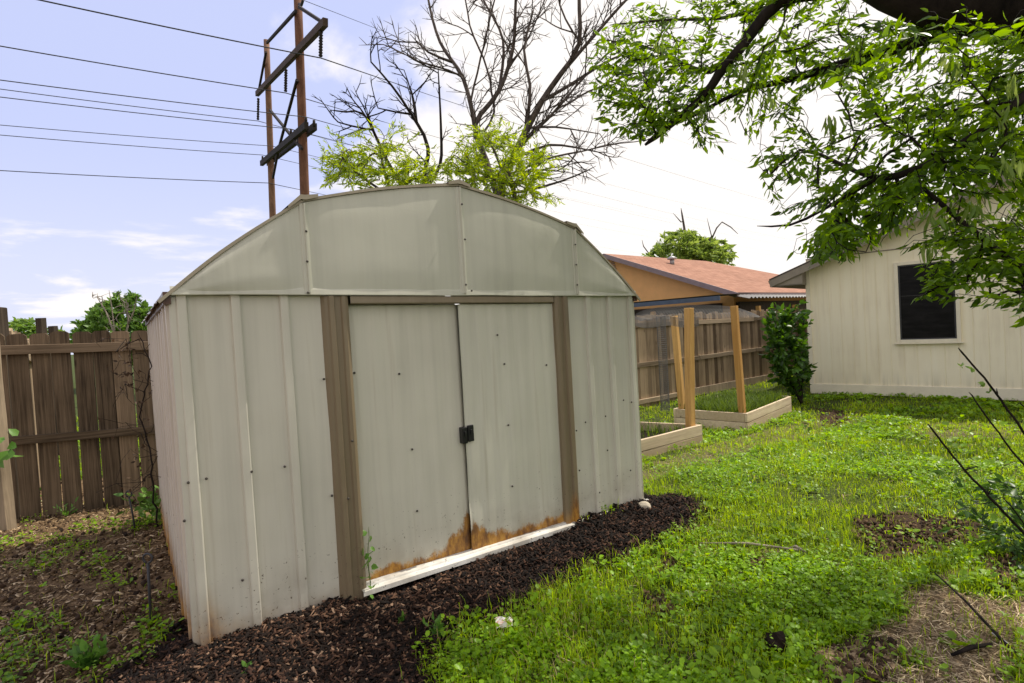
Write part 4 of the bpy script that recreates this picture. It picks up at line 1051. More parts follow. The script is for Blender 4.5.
# ------------------------------------------------------------------ trees
class Skel:
    def __init__(s): s.P = np.zeros((60000, 3)); s.par = []; s.minr = []; s.n = 0; s.tips = []
    def add(s, p, par, mr=0.):
        s.P[s.n] = p; s.par.append(par); s.minr.append(mr); s.n += 1; return s.n-1
    def nearest(s, p, w=None):
        d = s.P[:s.n]-p
        return int(np.argmin((d*d).sum(1)))
    def poly(s, pts, r0, r1, step=.12, wob=.0, root=False, snap=True):
        pts = [np.asarray(p, float) for p in pts]
        if s.n == 0 or root: cur = s.add(pts[0], -1, r0)
        else:
            cur = s.nearest(pts[0])
            if np.linalg.norm(s.P[cur]-pts[0]) > .02: cur = s.add(pts[0], cur, r0)
        tot = sum(np.linalg.norm(pts[i+1]-pts[i]) for i in range(len(pts)-1)); acc = 0
        for i in range(len(pts)-1):
            p0 = pts[max(i-1, 0)]; p1 = pts[i]; p2 = pts[i+1]; p3 = pts[min(i+2, len(pts)-1)]
            L = np.linalg.norm(p2-p1); k = max(2, int(L/step))
            for j in range(1, k+1):
                t = j/k
                q = .5*((2*p1)+(-p0+p2)*t+(2*p0-5*p1+4*p2-p3)*t*t+(-p0+3*p1-3*p2+p3)*t**3)
                if wob: q = q+np.array([random.gauss(0, wob) for _ in range(3)])
                cur = s.add(q, cur, r0+(r1-r0)*(acc+L*t)/tot)
            acc += L
        return cur
    def dirs(s):
        if not hasattr(s, 'D'): s.D = np.zeros((60000, 3)); s.nd = 0
        for i in range(s.nd, s.n):
            p = s.par[i]; v = s.P[i]-s.P[p] if p >= 0 else np.array([0, 0, 1.]); s.D[i] = v/(np.linalg.norm(v)+1e-9)
        s.nd = s.n
        return s.D[:s.n]
    def twigs(s, T, step, bend=.3, jit=.06, up=0., maxd=1e9, acute=.7):
        T = np.asarray(T)
        # nearest first
        d0 = np.array([np.min(((s.P[:s.n]-t)**2).sum(1)) for t in T])
        for i in np.argsort(d0):
            t = T[i]
            dv = t-s.P[:s.n]; dd = np.sqrt((dv*dv).sum(1))+1e-9
            cosa = (dv*s.dirs()).sum(1)/dd
            a = int(np.argmin(dd*(1+acute*(1-cosa)))); pa = s.P[a]; D = dd[a]
            if D < .002 or D > maxd: continue
            pp = s.P[s.par[a]] if s.par[a] >= 0 else pa-np.array([0, 0, .1])
            dr = pa-pp; dr = dr/(np.linalg.norm(dr)+1e-9)
            c = pa+dr*D*bend+(t-pa)*.35+np.array([0, 0, up*D])
            k = max(2, int(D/step)); cur = a
            for j in range(1, k+1):
                q = j/k; p = pa*(1-q)**2+2*c*q*(1-q)+t*q*q
                if j < k: p = p+np.array([random.gauss(0, jit*D/k*1.2) for _ in range(3)])
                cur = s.add(p, cur)
            s.tips.append(cur)
    def ramify(s, cur, d, L, lvl, step=.17, up=.05, wob=.10, every=.33):
        n = max(2, int(L/step)); st = L/n
        for j in range(n):
            d = d+np.array([random.gauss(0, wob), random.gauss(0, wob), random.gauss(0, wob)+up]); d = d/np.linalg.norm(d)
            cur = s.add(s.P[cur]+d*st, cur)
            if lvl > 0 and j < n-1 and random.random() < every*st/step*2:
                s.ramify(cur, s.fork(d), L*random.uniform(.35, .7)*(1-.5*j/n), lvl-1, step, up, wob, every)
        s.tips.append(cur)
    def fork(s, d, lo=22, hi=58):
        a = R_(random.uniform(lo, hi)); r = rng.normal(size=3); r = r-d*np.dot(r, d); r = r/np.linalg.norm(r)
        q = d*math.cos(a)+r*math.sin(a); return q/np.linalg.norm(q)
    def ramify_mains(s, zmin, dens, L0, lvl, **k):
        for i in range(1, s.n):
            if s.P[i][2] < zmin or s.par[i] < 0 or random.random() > dens: continue
            d = s.P[i]-s.P[s.par[i]]; d = d/(np.linalg.norm(d)+1e-9)
            s.ramify(i, s.fork(d, 25, 65), L0*random.uniform(.45, 1.1), lvl, **k)
    def mesh(s, name, mat, parent, tip_r, expo=.45, nmax=9):
        n = s.n; cnt = np.zeros(n)
        ch = [[] for _ in range(n)]
        for i in range(n):
            if s.par[i] >= 0: ch[s.par[i]].append(i)
        for i in range(n-1, -1, -1):
            if not ch[i]: cnt[i] = 1
            if s.par[i] >= 0: cnt[s.par[i]] += cnt[i]
        r = np.maximum(tip_r*cnt**expo, np.array(s.minr)); s.r = r
        mb = MB(); start = [(i, -1) for i in range(n) if s.par[i] < 0]
        while start:
            i, frm = start.pop(); pts = []; rad = []
            if frm >= 0: pts.append(s.P[frm]); rad.append(min(r[frm], r[i]*1.15))
            while True:
                pts.append(s.P[i]); rad.append(r[i])
                if not ch[i]: rad[-1] *= .45; break
                b = max(ch[i], key=lambda q: r[q]+1e-6*cnt[q])
                for q in ch[i]:
                    if q != b: start.append((q, i))
                i = b
            sides = 3 if rad[0] < .006 else (5 if rad[0] < .03 else nmax)
            mb.tube(pts, rad, sides, random.random(), True)
        o = mb.build(name, mat, parent); return o
def leaves(name, C, D, L, W, mat, parent, tint, fold=.12, flat=.0, curl=.1):
    """pointed ovate leaves: base C, direction D"""
    C = np.asarray(C); D = np.asarray(D); n = len(C); L = np.broadcast_to(L, n); W = np.broadcast_to(W, n)
    D = D/np.linalg.norm(D, axis=1)[:, None]
    rnd = rng.normal(size=(n, 3)); rnd[:, 2] *= (1-flat)
    s = np.cross(D, rnd if flat == 0 else np.cross(D, np.array([0, 0, 1.])[None]+rnd*.6*(1.1-flat)))
    s = s/(np.linalg.norm(s, axis=1)[:, None]+1e-9); u = np.cross(s, D)
    pr = [(0, 0, 0), (.28, .40, .6), (.62, .36, .5), (1, 0, -1.), (.62, -.36, .5), (.28, -.40, .6), (.45, 0, -.3)]
    V = np.stack([C+D*(p*L)[:, None]+s*(q*W)[:, None]+u*(e*fold*W+(-curl*L*p*p))[:, None] for p, q, e in pr], 1)
    F = ((np.arange(n)*7)[:, None, None]+np.array([(0,5,6),(5,4,6),(4,3,6),(3,2,6),(2,1,6),(1,0,6)])[None]).reshape(-1, 3)
    return mesh_np(name, V.reshape(-1, 3), F, mat, parent, np.repeat(np.clip(tint, 0, 1), 7))
def tip_leaves(sk, per, L, W, back=.25, droop=.3, spread=.8, rngt=None, tips=None):
    C = []; D = []; LL = []; T = []
    for tp in (tips if tips is not None else sk.tips):
        path = [tp]
        while sk.par[path[-1]] >= 0 and np.linalg.norm(sk.P[path[-1]]-sk.P[tp]) < back: path.append(sk.par[path[-1]])
        base = sk.P[path[-1]]; tip = sk.P[tp]; ax = tip-base; ax = ax/(np.linalg.norm(ax)+1e-9)
        side = np.cross(ax, [0, 0, 1.]); side /= (np.linalg.norm(side)+1e-9)
        tt = random.random()
        for k in range(per):
            f = 1-(k/per)**1.1 if per > 1 else 1
            q = base+(tip-base)*(f*.98); sg = 1 if k % 2 else -1
            d = ax*(.9 if k else 1.5)+side*sg*spread*(1 if k else 0)*random.uniform(.6, 1.3)+np.array([0, 0, -droop*random.uniform(.2, 1.6)])+np.array([random.gauss(0, .25) for _ in range(3)])
            C.append(q); D.append(d); LL.append(L*random.uniform(.4, 1.35)); T.append(tt*.5+random.random()*.5)
    LL = np.array(LL)
    return np.array(C), np.array(D), LL, LL*W/L*rng.uniform(.8, 1.2, len(LL)), np.array(T)
def region(poly, n, Y0, Y1):
    xs = [p[0] for p in poly]; ys = [p[1] for p in poly]; out = []
    while len(out) < n:
        x = random.uniform(min(xs), max(xs)); y = random.uniform(min(ys), max(ys))
        if inpoly(np.array([x]), np.array([y]), poly)[0]: out.append(atY(x, y, random.uniform(Y0, Y1)))
    return out
def PX(pts): return [atY(*p) for p in pts]
M['bark_dark'] = mat_bark('dark_bark', (.007, .005, .0045), (.034, .025, .02))
M['bark_grey'] = mat_bark('grey_bark', (.035, .028, .026), (.15, .12, .105), 9)
M['bark_pale'] = mat_bark('pale_dead_wood', (.12, .10, .08), (.34, .29, .24), 9)

# --- big leafless tree behind the shed
t = thing('bare_tree', 'large leafless tree with dark spreading limbs rising behind the shed', 'tree', (*atY(503, 300, 14)[:2], 0))
sk = Skel(); base = atY(500, 300, 14.); base[2] = float(g(base[0], base[1]))-.1; org = np.array([base[0], base[1], 0])
sk.poly([base, *PX([(500, 210, 14), (505, 180, 14), (519, 145, 14), (542, 101, 13.8), (560, 75, 13.6), (579, 44, 13.4), (579, -8, 13.2), (585, -50, 13)])], .17, .03, .3)
sk.poly(PX([(560, 75, 13.6), (592, 38, 13.3), (630, -4, 13), (670, -40, 12.8)]), .05, .018, .3)
sk.poly(PX([(500, 205, 14), (486, 160, 14.3), (475, 125, 14.4), (499, 91, 14.5), (513, 48, 14.4), (516, -5, 14.2), (520, -50, 14)]), .09, .025, .3)
sk.poly(PX([(499, 91, 14.5), (503, 40, 14.7), (482, -3, 14.9), (470, -40, 15)]), .045, .018, .3)
sk.poly(PX([(475, 125, 14.4), (463, 78, 14.7), (440, 42, 14.9), (428, -2, 15), (425, -40, 15)]), .065, .02, .3)
sk.poly(PX([(452, 62, 14.8), (428, 52, 14.6), (410, 34, 14.5)]), .04, .015, .3)
sk.poly(PX([(525, 128, 14), (555, 127, 13.5), (600, 134, 13)]), .035, .01, .3)
sk.poly(PX([(513, 160, 14), (550, 145, 14), (598, 152, 13.6)]), .045, .015, .3)
sk.poly(PX([(502, 195, 14), (542, 187, 13.6), (575, 176, 13.4), (596, 166, 13.2)]), .045, .012, .3)
sk.poly(PX([(505, 180, 14), (530, 170, 14), (566, 172, 14)]), .03, .012, .3)
sk.poly(PX([(527, 125, 14), (530, 85, 14), (524, 50, 14), (535, 5, 14)]), .05, .02, .3)
sk.poly(PX([(542, 101, 13.8), (570, 85, 14), (610, 60, 14), (650, 45, 14)]), .05, .02, .3)
for pts in ([(519, 145, 14), (560, 108, 14.3), (610, 82, 14.5), (660, 68, 14.6)], [(515, 152, 14), (548, 118, 13.6), (595, 66, 13.3), (645, 15, 13)], [(508, 175, 14), (555, 157, 13.7), (605, 147, 13.5), (645, 140, 13.4)],
            [(486, 160, 14.3), (471, 112, 14.0), (481, 58, 13.8), (497, -12, 13.6)], [(478, 140, 14.4), (494, 112, 14.8), (487, 70, 15), (470, 25, 15.2), (462, -20, 15.3)], [(508, 70, 14.5), (530, 35, 14.6), (548, -8, 14.8)], [(579, 40, 13.4), (560, 5, 13.4), (556, -30, 13.3)], [(463, 78, 14.7), (448, 70, 14.2), (420, 62, 13.8), (402, 50, 13.6)]):
    sk.poly(PX(pts), .028, .009, .3, .012)
zm = atY(500, 176, 14)[2]; sk.ramify_mains(zm, .72, 1.35, 2, step=.16, up=.035, wob=.085, every=.36)
sk.P[:sk.n] -= org
t.location = org
sk.mesh('trunk', M['bark_grey'], t, .0068, .34)

# --- slimmer dead tree to the left of it
org = atY(425, 300, 13.2); org[2] = 0
t = thing('bare_tree', 'smaller leafless tree with black twigs between the power poles and the large bare tree', 'tree', org)
sk = Skel(); base = atY(426, 300, 13.2); base[2] = float(g(base[0], base[1]))-.1
sk.poly([base, *PX([(424, 200, 13.2), (428, 148, 13.2), (411, 114, 13.2), (392, 86, 13), (371, 62, 12.9)])], .12, .018, .25)
sk.poly(PX([(416, 122, 13.2), (412, 95, 13.4), (404, 70, 13.5)]), .03, .012, .25); sk.poly(PX([(411, 114, 13.2), (396, 112, 13), (378, 108, 12.8)]), .03, .012, .25)
sk.poly(PX([(425, 190, 13.2), (440, 165, 13.5), (441, 130, 13.6), (438, 66, 13.8)]), .05, .014, .25)
sk.poly(PX([(424, 215, 13.2), (395, 175, 12.6), (381, 148, 12.4), (364, 114, 12.2), (346, 112, 12), (330, 110, 11.9)]), .06, .014, .25)
sk.poly(PX([(372, 130, 12.3), (352, 126, 12), (338, 122, 12)]), .025, .01, .25)
zm = atY(425, 165, 13)[2]; sk.ramify_mains(zm, .7, .9, 2, step=.14, up=.03, wob=.09, every=.36)
sk.P[:sk.n] -= org; sk.mesh('trunk', M['bark_dark'], t, .0068, .38)

# --- leafy trees
def leafy_tree(name, label, mains, targets, per, L, W, leafmat, barkmat, tip_r, org, step=.2, droop=.2, back=.3, flat=0., expo=.45, extra=None, group=None, cat='tree'):
    t = thing(name, label, cat, org, 0, group); sk = Skel()
    for pts, r0, r1 in mains: sk.poly(pts, r0, r1, step)
    sk.twigs(targets, step, .25, .2, .02)
    C, D, LL, WW, T = tip_leaves(sk, per, L, W, back, droop)
    sk.P[:sk.n] -= np.asarray(org)
    sk.mesh('trunk', barkmat, t, tip_r, expo)
    leaves('crown', C-np.asarray(org), D, LL, WW, leafmat, t, T, flat=flat)
    return t, sk
YG = mat_leaf('spring_leaf', (.10, .18, .012), (.40, .50, .04), .55, .5)
MG = mat_leaf('mid_leaf', (.06, .14, .02), (.22, .34, .06), .4, .5)
DG = mat_leaf('dense_leaf', (.05, .12, .02), (.19, .33, .06), .3, .5)
def base_of(px, Y):
    p = atY(px, 300, Y); p[2] = float(g(p[0], p[1]))-.05; return p
def blobs(centres, n, Y, dY):
    out = []
    for cx, cy, rx, ry, w in centres:
        for _ in range(int(n*w)):
            a = random.uniform(0, 6.283); q = math.sqrt(random.random()); out.append(atY(cx+math.cos(a)*rx*q, cy+math.sin(a)*ry*q, Y+random.uniform(-dY, dY)))
    return out
b = base_of(520, 11.5)
leafy_tree('green_tree', 'yellow green leafy tree directly behind the shed roof, under the large bare tree', [([b, *PX([(515, 200, 11.5), (500, 165, 11.5), (490, 140, 11.5)])], .09, .02), (PX([(508, 185, 11.5), (475, 170, 11.3), (455, 155, 11)]), .03, .01), (PX([(512, 190, 11.5), (535, 168, 11.7), (548, 158, 11.8)]), .03, .01)],
    blobs([(492, 155, 30, 27, 1), (462, 175, 25, 22, .8), (528, 165, 26, 18, .7), (500, 190, 50, 14, .8), (538, 200, 28, 8, .2), (490, 152, 42, 38, .5), (530, 165, 40, 30, .4), (495, 140, 50, 30, .25)], 150, 11.5, 1.1), 12, .105, .032, YG, M['bark_grey'], .004, (b[0], b[1], 0), step=.12, droop=.1, back=.3)
b = base_of(385, 11.5)
leafy_tree('green_tree', 'loose yellow green leafy tree just right of the power poles', [([b, *PX([(390, 210, 11.5), (385, 175, 11.4), (380, 150, 11.3)])], .08, .02), (PX([(388, 195, 11.5), (360, 175, 11.3), (340, 155, 11)]), .03, .01), (PX([(390, 200, 11.5), (412, 178, 11.7), (425, 168, 11.8)]), .03, .01)],
    blobs([(345, 158, 24, 18, .55), (385, 160, 26, 18, .8), (418, 172, 22, 16, .7), (370, 180, 45, 12, .8), (330, 170, 16, 18, .25), (375, 155, 66, 36, .6)], 135, 11.4, 1.1), 12, .10, .030, YG, M['bark_grey'], .004, (b[0], b[1], 0), step=.12, droop=.1, back=.3)
# dense round tree left
b = base_of(118, 26)
def ell(cx, cy, rx, ry, n, Y, dY, shell=.55):
    out = []
    for _ in range(n):
        while True:
            v = np.array([random.uniform(-1, 1) for _ in range(3)]); q = np.linalg.norm(v)
            if q < 1 and q > shell*random.random(): break
        lump = 1+.16*mnoise.noise((v[0]*2.3, v[1]*2.3, v[2]*2.3+cx))
        out.append(atY(cx+v[0]*rx*lump, cy-v[2]*ry*lump, Y+v[1]*dY))
    return out
leafy_tree('round_tree', 'dense round-topped green tree beyond the left fence, beside the shed roof', [([b, *PX([(118, 350, 26), (118, 325, 26)])], .2, .06)], ell(122, 332, 39, 39, 620, 26, 1.9, .9)+ell(92, 338, 20, 24, 130, 25.5, 1., .9), 16, .24, .15, DG, M['bark_grey'], .01, (b[0], b[1], 0), step=.4, droop=.1, back=.4)
b = base_of(45, 30)
leafy_tree('round_tree', 'low mid green tree top showing over the far left fence', [([b, *PX([(45, 350, 30), (45, 335, 30)])], .15, .06)], ell(22, 340, 26, 22, 200, 30, 1.5, .9)+ell(52, 343, 24, 16, 120, 29, 1.4, .9), 16, .26, .15, MG, M['bark_grey'], .01, (b[0], b[1], 0), step=.4, droop=.1, back=.4)
# pale dead twigs in front of the round tree
b = base_of(122, 16); t = thing('dead_tree', 'pale leafless dead tree standing in front of the round green tree', 'tree', (b[0], b[1], 0)); sk = Skel()
sk.poly([b, *PX([(120, 345, 16), (113, 330, 16), (106, 312, 16), (97, 297, 16)])], .06, .012, .2); sk.poly(PX([(121, 345, 16), (128, 325, 16), (126, 300, 16)]), .03, .01, .2); sk.poly(PX([(128, 325, 16), (134, 310, 16), (137, 295, 16)]), .025, .01, .2); sk.poly(PX([(115, 335, 16), (112, 310, 16), (109, 290, 16)]), .025, .01, .2)
sk.twigs(region([(90, 292), (142, 290), (140, 330), (110, 340)], 60, 15.5, 16.5), .15, .3, .3, .05); sk.P[:sk.n] -= np.array([b[0], b[1], 0]); sk.mesh('trunk', M['bark_pale'], t, .007, .4)
# tree behind the orange house
b = base_of(690, 38)
leafy_tree('green_tree', 'mid green tree with bare twigs on top, behind the orange house', [([b, *PX([(690, 280, 38), (686, 240, 38), (681, 208, 38)])], .3, .04), (PX([(700, 260, 38), (712, 238, 38), (722, 222, 38), (738, 234, 38)]), .07, .03), (PX([(690, 275, 38), (650, 255, 38), (642, 240, 38)]), .07, .03), (PX([(681, 222, 38), (673, 213, 38)]), .04, .02), (PX([(712, 238, 38), (707, 218, 38)]), .04, .02)],
    ell(684, 250, 30, 20, 300, 38, 2.2, .7)+ell(712, 255, 24, 18, 170, 38, 2, .7)+ell(656, 262, 18, 14, 70, 38, 2, .7), 14, .36, .16, mat_leaf('far_leaf', (.12, .20, .035), (.36, .47, .11), .4, .5), M['bark_grey'], .014, (b[0], b[1], 0), step=.5, droop=.1, back=.6)
# shrub beside the cream house
b = base_of(797, 10.2); b[2] = float(g(b[0], b[1]))
leafy_tree('leafy_shrub', 'tall dark leafy shrub growing against the corner of the cream house', [([b, *PX([(795, 360, 10.2), (788, 330, 10.1)])], .03, .012), ([b, *PX([(785, 370, 10.0), (776, 345, 9.9)])], .025, .01), ([b, *PX([(803, 360, 10.3), (803, 320, 10.3)])], .025, .01)],
    ell(795, 330, 20, 30, 60, 10.2, .5, .3)+ell(790, 362, 25, 30, 85, 10.1, .5, .6)+ell(778, 322, 15, 18, 40, 10.1, .3, .6)+ell(776, 350, 14, 22, 40, 9.9, .3, .6), 9, .115, .075, mat_leaf('shrub_leaf', (.009, .03, .007), (.09, .20, .02), .4, .4), M['bark_dark'], .003, (b[0], b[1], b[2]), step=.12, droop=.35, back=.22, cat='shrub')

# --- the big tree overhead on the right
org = np.array([4.9, 2.3, float(g(4.9, 2.3))-.05])
t = thing('shade_tree', 'large leafy tree whose dark limb and green branches hang into the top right', 'tree', org); sk = Skel()
sk.poly([org, org+[-.02, .05, 1.6], org+[-.25, .1, 2.6], *PX([(1085, 12, 2.7), (985, 2, 2.75), (900, -18, 2.9), (800, -85, 3.1)])], .30, .125, .1)
A = PX([(890, -30, 2.9), (830, -10, 3.0), (779, 2, 3.05), (739, 50, 3.1), (719, 74, 3.15), (700, 100, 3.2), (645, 145, 3.3)])
sk.poly(A, .045, .017, .08); brk = sk.n-1
sk.poly(PX([(739, 50, 3.1), (710, 72, 3.3), (680, 62, 3.5), (642, 46, 3.7), (600, 40, 3.8)]), .016, .006, .08)
sk.poly(PX([(779, 2, 3.05), (722, 18, 3.4), (667, 20, 3.6), (610, 25, 3.8)]), .014, .005, .08)
sk.poly(PX([(985, -6, 2.75), (940, 30, 2.9), (905, 45, 3.1), (850, 62, 3.3), (787, 80, 3.5), (740, 92, 3.6), (690, 118, 3.7)]), .045, .008, .08)
sk.poly([org+[-.25, .1, 2.6], *PX([(1110, 40, 2.6), (1030, 92, 2.55), (996, 120, 2.55), (925, 166, 2.6), (876, 178, 2.65), (840, 164, 2.75), (800, 150, 2.9), (770, 175, 3.0)])], .045, .006, .08)
sk.poly(PX([(876, 178, 2.65), (824, 209, 2.8), (790, 225, 2.9), (757, 226, 3.0)]), .012, .004, .08)
sk.poly(PX([(1030, 92, 2.55), (960, 110, 3.2), (880, 125, 3.6), (820, 150, 3.9)]), .02, .006, .08)
sk.poly([org+[-.02, .05, 1.6], *PX([(1090, 300, 2.4), (1024, 268, 2.4), (985, 240, 2.45), (947, 209, 2.5), (920, 185, 2.6)])], .03, .01, .08)
sk.poly(PX([(985, 240, 2.45), (970, 275, 2.5), (935, 290, 2.5), (915, 298, 2.5)]), .008, .003, .08)
sk.poly([org+[-.02, .05, 1.6], *PX([(1120, 330, 2.6), (1040, 300, 2.7), (1000, 285, 2.8)])], .03, .01, .08)
T = []
T += region([(592, 30), (640, 0), (700, -30), (860, -30), (860, 70), (770, 110), (690, 130), (640, 120), (600, 110)], 460, 2.9, 4.0)
T += region([(588, 60), (640, 40), (690, 110), (660, 140), (615, 140), (590, 110)], 100, 3.0, 3.7)
T += region([(690, 130), (770, 110), (800, 90), (800, 130), (740, 150), (700, 150)], 30, 3.0, 3.8)
T += region([(860, 20), (1040, 20), (1060, 190), (960, 190), (900, 150), (850, 110), (830, 70)], 540, 2.2, 3.8)
T += region([(740, 150), (800, 110), (860, 120), (900, 190), (880, 240), (830, 260), (780, 240), (775, 215)], 120, 2.5, 3.4)
T += region([(860, 180), (1060, 150), (1060, 250), (960, 240), (900, 250), (850, 262), (790, 255)], 270, 2.3, 3.2)
T += region([(930, 225), (1060, 220), (1060, 325), (1000, 322), (965, 300), (915, 300)], 150, 2.2, 2.9)
T += region([(800, 258), (850, 212), (900, 188), (915, 215), (850, 242), (815, 266)], 60, 2.5, 3.2) + region([(870, 0), (1040, 0), (1040, 60), (900, 45)], 14, 2.15, 2.5)
sk.twigs(T, .07, .25, .25, -.01, 1.6)
vis = list(sk.tips); sk.tips = []
sk.twigs(region([(600, 60), (700, -20), (1040, 20), (1040, 250), (850, 255), (770, 215), (760, 150), (640, 140)], 260, 2.6, 4.0), .09, .3, .12, .0, 1.6)
# canopy overhead, outside the frame, throwing the broken shade on the foreground
sk.poly([org+[-.25, .1, 2.6], org+[-.3, .1, 3.4], org+[-1.2, -.6, 4.6], org+[-2.6, -1.3, 5.2]], .14, .04, .2); sk.poly([org+[-.3, .1, 3.4], org+[.5, .8, 4.6], org+[1.0, 1.4, 5.6]], .12, .04, .2); sk.poly([org+[-.3, .1, 3.4], org+[.9, -.9, 4.4], org+[1.2, -1.6, 5.2]], .12, .04, .2)
T2 = []
for cx, cy, cz, rx, ry, rz, n in [(4.9, 2.9, 4.6, 1.1, .9, .8, 150), (4.6, 1.7, 5.0, 1.3, 1.0, .8, 70), (3.9, 2.7, 4.5, 1.1, .8, .5, 80)]:
    for _ in range(n):
        v = rng.normal(size=3); v /= np.linalg.norm(v); v *= random.random()**.4; p = np.array([cx+v[0]*rx, cy+v[1]*ry, cz+v[2]*rz])
        d = p-EYE; dep = d@cF; 
        if dep > .1:
            X = 512+FPX*(d@cR)/dep; Yp = 341.5-FPX*(d@cU)/dep
            if -60 < X < 1090 and Yp > -40: continue
        T2.append(p)
sk.tips = []; sk.twigs(T2, .16, .25, .2, .0); offv = list(sk.tips)
OL = mat_leaf('shade_tree_leaf', (.007, .028, .003), (.20, .36, .012), .6, .33)
C1 = tip_leaves(sk, 9, .055, .0215, .22, .55, .8, tips=vis)
C2 = tip_leaves(sk, 12, .15, .07, .45, .4, .8, tips=offv)
C, D, LL, WW, TT = [np.concatenate([a, b]) for a, b in zip(C1, C2)]
sk.P[:sk.n] -= org
sk.mesh('trunk', M['bark_dark'], t, .0017, .43, 12)
leaves('crown', C-org, D, LL, WW, OL, t, TT)
# seed clusters hanging pale green
SAM = mat_leaf('samara', (.13, .22, .04), (.28, .36, .09), .5, .5)
for px, py, Y in [(1003, 110, 2.3), (1008, 160, 2.2), (975, 205, 2.3), (930, 215, 2.35), (742, 70, 2.9), (770, 95, 2.9), (700, 110, 3.1), (832, 120, 2.7), (950, 60, 2.3), (1015, 80, 2.2), (660, 40, 3.2), (925, 245, 2.4), (880, 60, 2.6)]:
    p = atY(px, py, Y); C = []; D = []
    for _ in range(14): C.append(p+rng.normal(size=3)*.018-org); D.append(np.array([random.gauss(0, .25), random.gauss(0, .25), -1]))
    leaves('seed_bunch', C, D, .075, .016, SAM, t, rng.random(len(C)))

# ------------------------------------------------------------------ bare saplings poking in from the right
b = np.array([2.75, 2.15, float(g(2.75, 2.15))])
t = thing('bare_sapling', 'thin dark leafless stems slanting in from the right edge before the lawn', 'sapling', b)
for pts, r in [([(958, 348, 2.0), (990, 385, 2.02), (1024, 432, 2.05), (1090, 520, 2.1)], .006), ([(969, 392, 2.2), (995, 428, 2.2), (1024, 465, 2.2), (1100, 545, 2.2)], .005), ([(928, 424, 1.95), (965, 470, 2.0), (1024, 533, 2.05), (1080, 590, 2.1)], .006), ([(1016, 405, 2.1), (1030, 412, 2.1), (1075, 500, 2.1)], .004)]:
    P = PX(pts)+[b]; mb = MB(); sk = Skel(); sk.poly([p-b for p in P[::-1]], r*1.5, r*.55, .03, .0008)
    n0 = sk.n
    for _ in range(7):
        k = random.randrange(10, n0-3); p = sk.P[k]; sk.poly([p, p+np.array([random.uniform(-.03, .03), random.uniform(-.02, .02), random.uniform(.01, .03)])], r*.6, r*.4, .01)
    sk.mesh('stem', M['bark_dark'], t, .001, .3)
C = []; D = []
for px, py, Y in [(962, 366, 2.0), (972, 368, 2.0), (985, 383, 2.0), (990, 392, 2.02), (1000, 447, 2.2)]:
    for _ in range(4): C.append(atY(px, py, Y)-b); D.append(rng.normal(size=3)+[0, 0, .5])
leaves('bud_leaves', C, D, .022, .012, MG, t, rng.random(len(C)))
a = G(935, 592)+[0, 0, .10]; c = G(1003, 648)+[0, 0, .03]; e = G(1060, 700)+[0, 0, .02]
mb = MB(); mb.tube([a, (a+c)/2+[0, 0, .012], c, e], [.003, .005, .0065, .007], 6, .2); tag(mb.build('fallen_stick', M['bark_dark']), 'dark thin stick leaning over the pale straw at bottom right', 'stick')
a = G(952, 660)+[0, 0, .02]; c = G(992, 650)+[0, 0, .025]
mb = MB(); mb.tube([a, (a+c)/2+[0, 0, .01], c], [.006, .010, .006], 6, .2); tag(mb.build('fallen_stick', M['bark_dark']), 'short thick dark stick lying flat on the straw at bottom right', 'stick')
a = G(993, 640)+[0, 0, .03]; c = G(1008, 651)+[0, 0, .03]
mb = MB(); mb.tube([a, c], [.004, .005], 6, .2); tag(mb.build('white_highlight', mat_plain('highlight_white', (.75, .74, .72), .5, .1)), 'small white peg on the straw at the end of the dark stick', 'highlight')  # bright highlight at the stick's end, put in as a white-coloured piece
# small leafy bush at right edge
b = G(1035, 560)
leafy_tree('leafy_shrub', 'low dark weedy bush at the right edge below the bare stems', [([b, b+[-.05, 0, .2], b+[-.12, .05, .34]], .006, .003), ([b, b+[.05, .05, .2], b+[.05, .1, .36]], .006, .003)],
    [b+np.array([random.gauss(-.02, .16), random.gauss(.05, .15), random.uniform(.04, .42)]) for _ in range(90)], 6, .05, .026, mat_leaf('bush_leaf', (.014, .04, .012), (.07, .15, .025), .35, .4), M['bark_dark'], .0012, b, step=.06, droop=.2, back=.12, cat='shrub')

# ------------------------------------------------------------------ small things
def vine(name, label, pts, nl, L, mat, off=.02, r=.003, cat='vine', leafdir=None):
    P = [np.asarray(p, float) for p in pts]; o = P[0].copy(); t = thing(name, label, cat, o); sk = Skel(); sk.poly([p-o for p in P], r*1.4, r*.6, .03, .002); sk.mesh('stem', M['bark_dark'] if mat is None else M['vinestem'], t, r*.5, .2)
    if mat:
        C = []; D = []
        for _ in range(nl):
            k = random.randrange(1, sk.n); C.append(sk.P[k]+rng.normal(size=3)*off*.5); d = rng.normal(size=3); d[1] -= .8; d[2] -= .2; D.append(d)
        leaves('foliage', C, D, L*rng.uniform(.7, 1.2, nl), L*.8, mat, t, rng.random(nl))
    return t
M['vinestem'] = mat_plain('green_stem', (.08, .11, .03), .7, .3)
VL = mat_leaf('vine_leaf', (.05, .13, .02), (.16, .32, .06), .4, .4)
def sh_w(u, v, z):
    q = sh_e*u+sh_n*v; return np.array([SH_O[0]+q[0], SH_O[1]+q[1], SH_O[2]+z-SHEAR*u])
us, zs_ = shed_px(366, 590); ut_, zt_ = shed_px(363, 545)
vine('climbing_vine', 'small pale green vine climbing the left door jamb from the mulch', [sh_w(us+.01, -.05, zs_-.03), sh_w(us+.01, -.045, zs_+.06), sh_w(ut_+.01, -.04, zt_-.03), sh_w(ut_+.03, -.035, zt_+.1)], 17, .05, VL, .025)
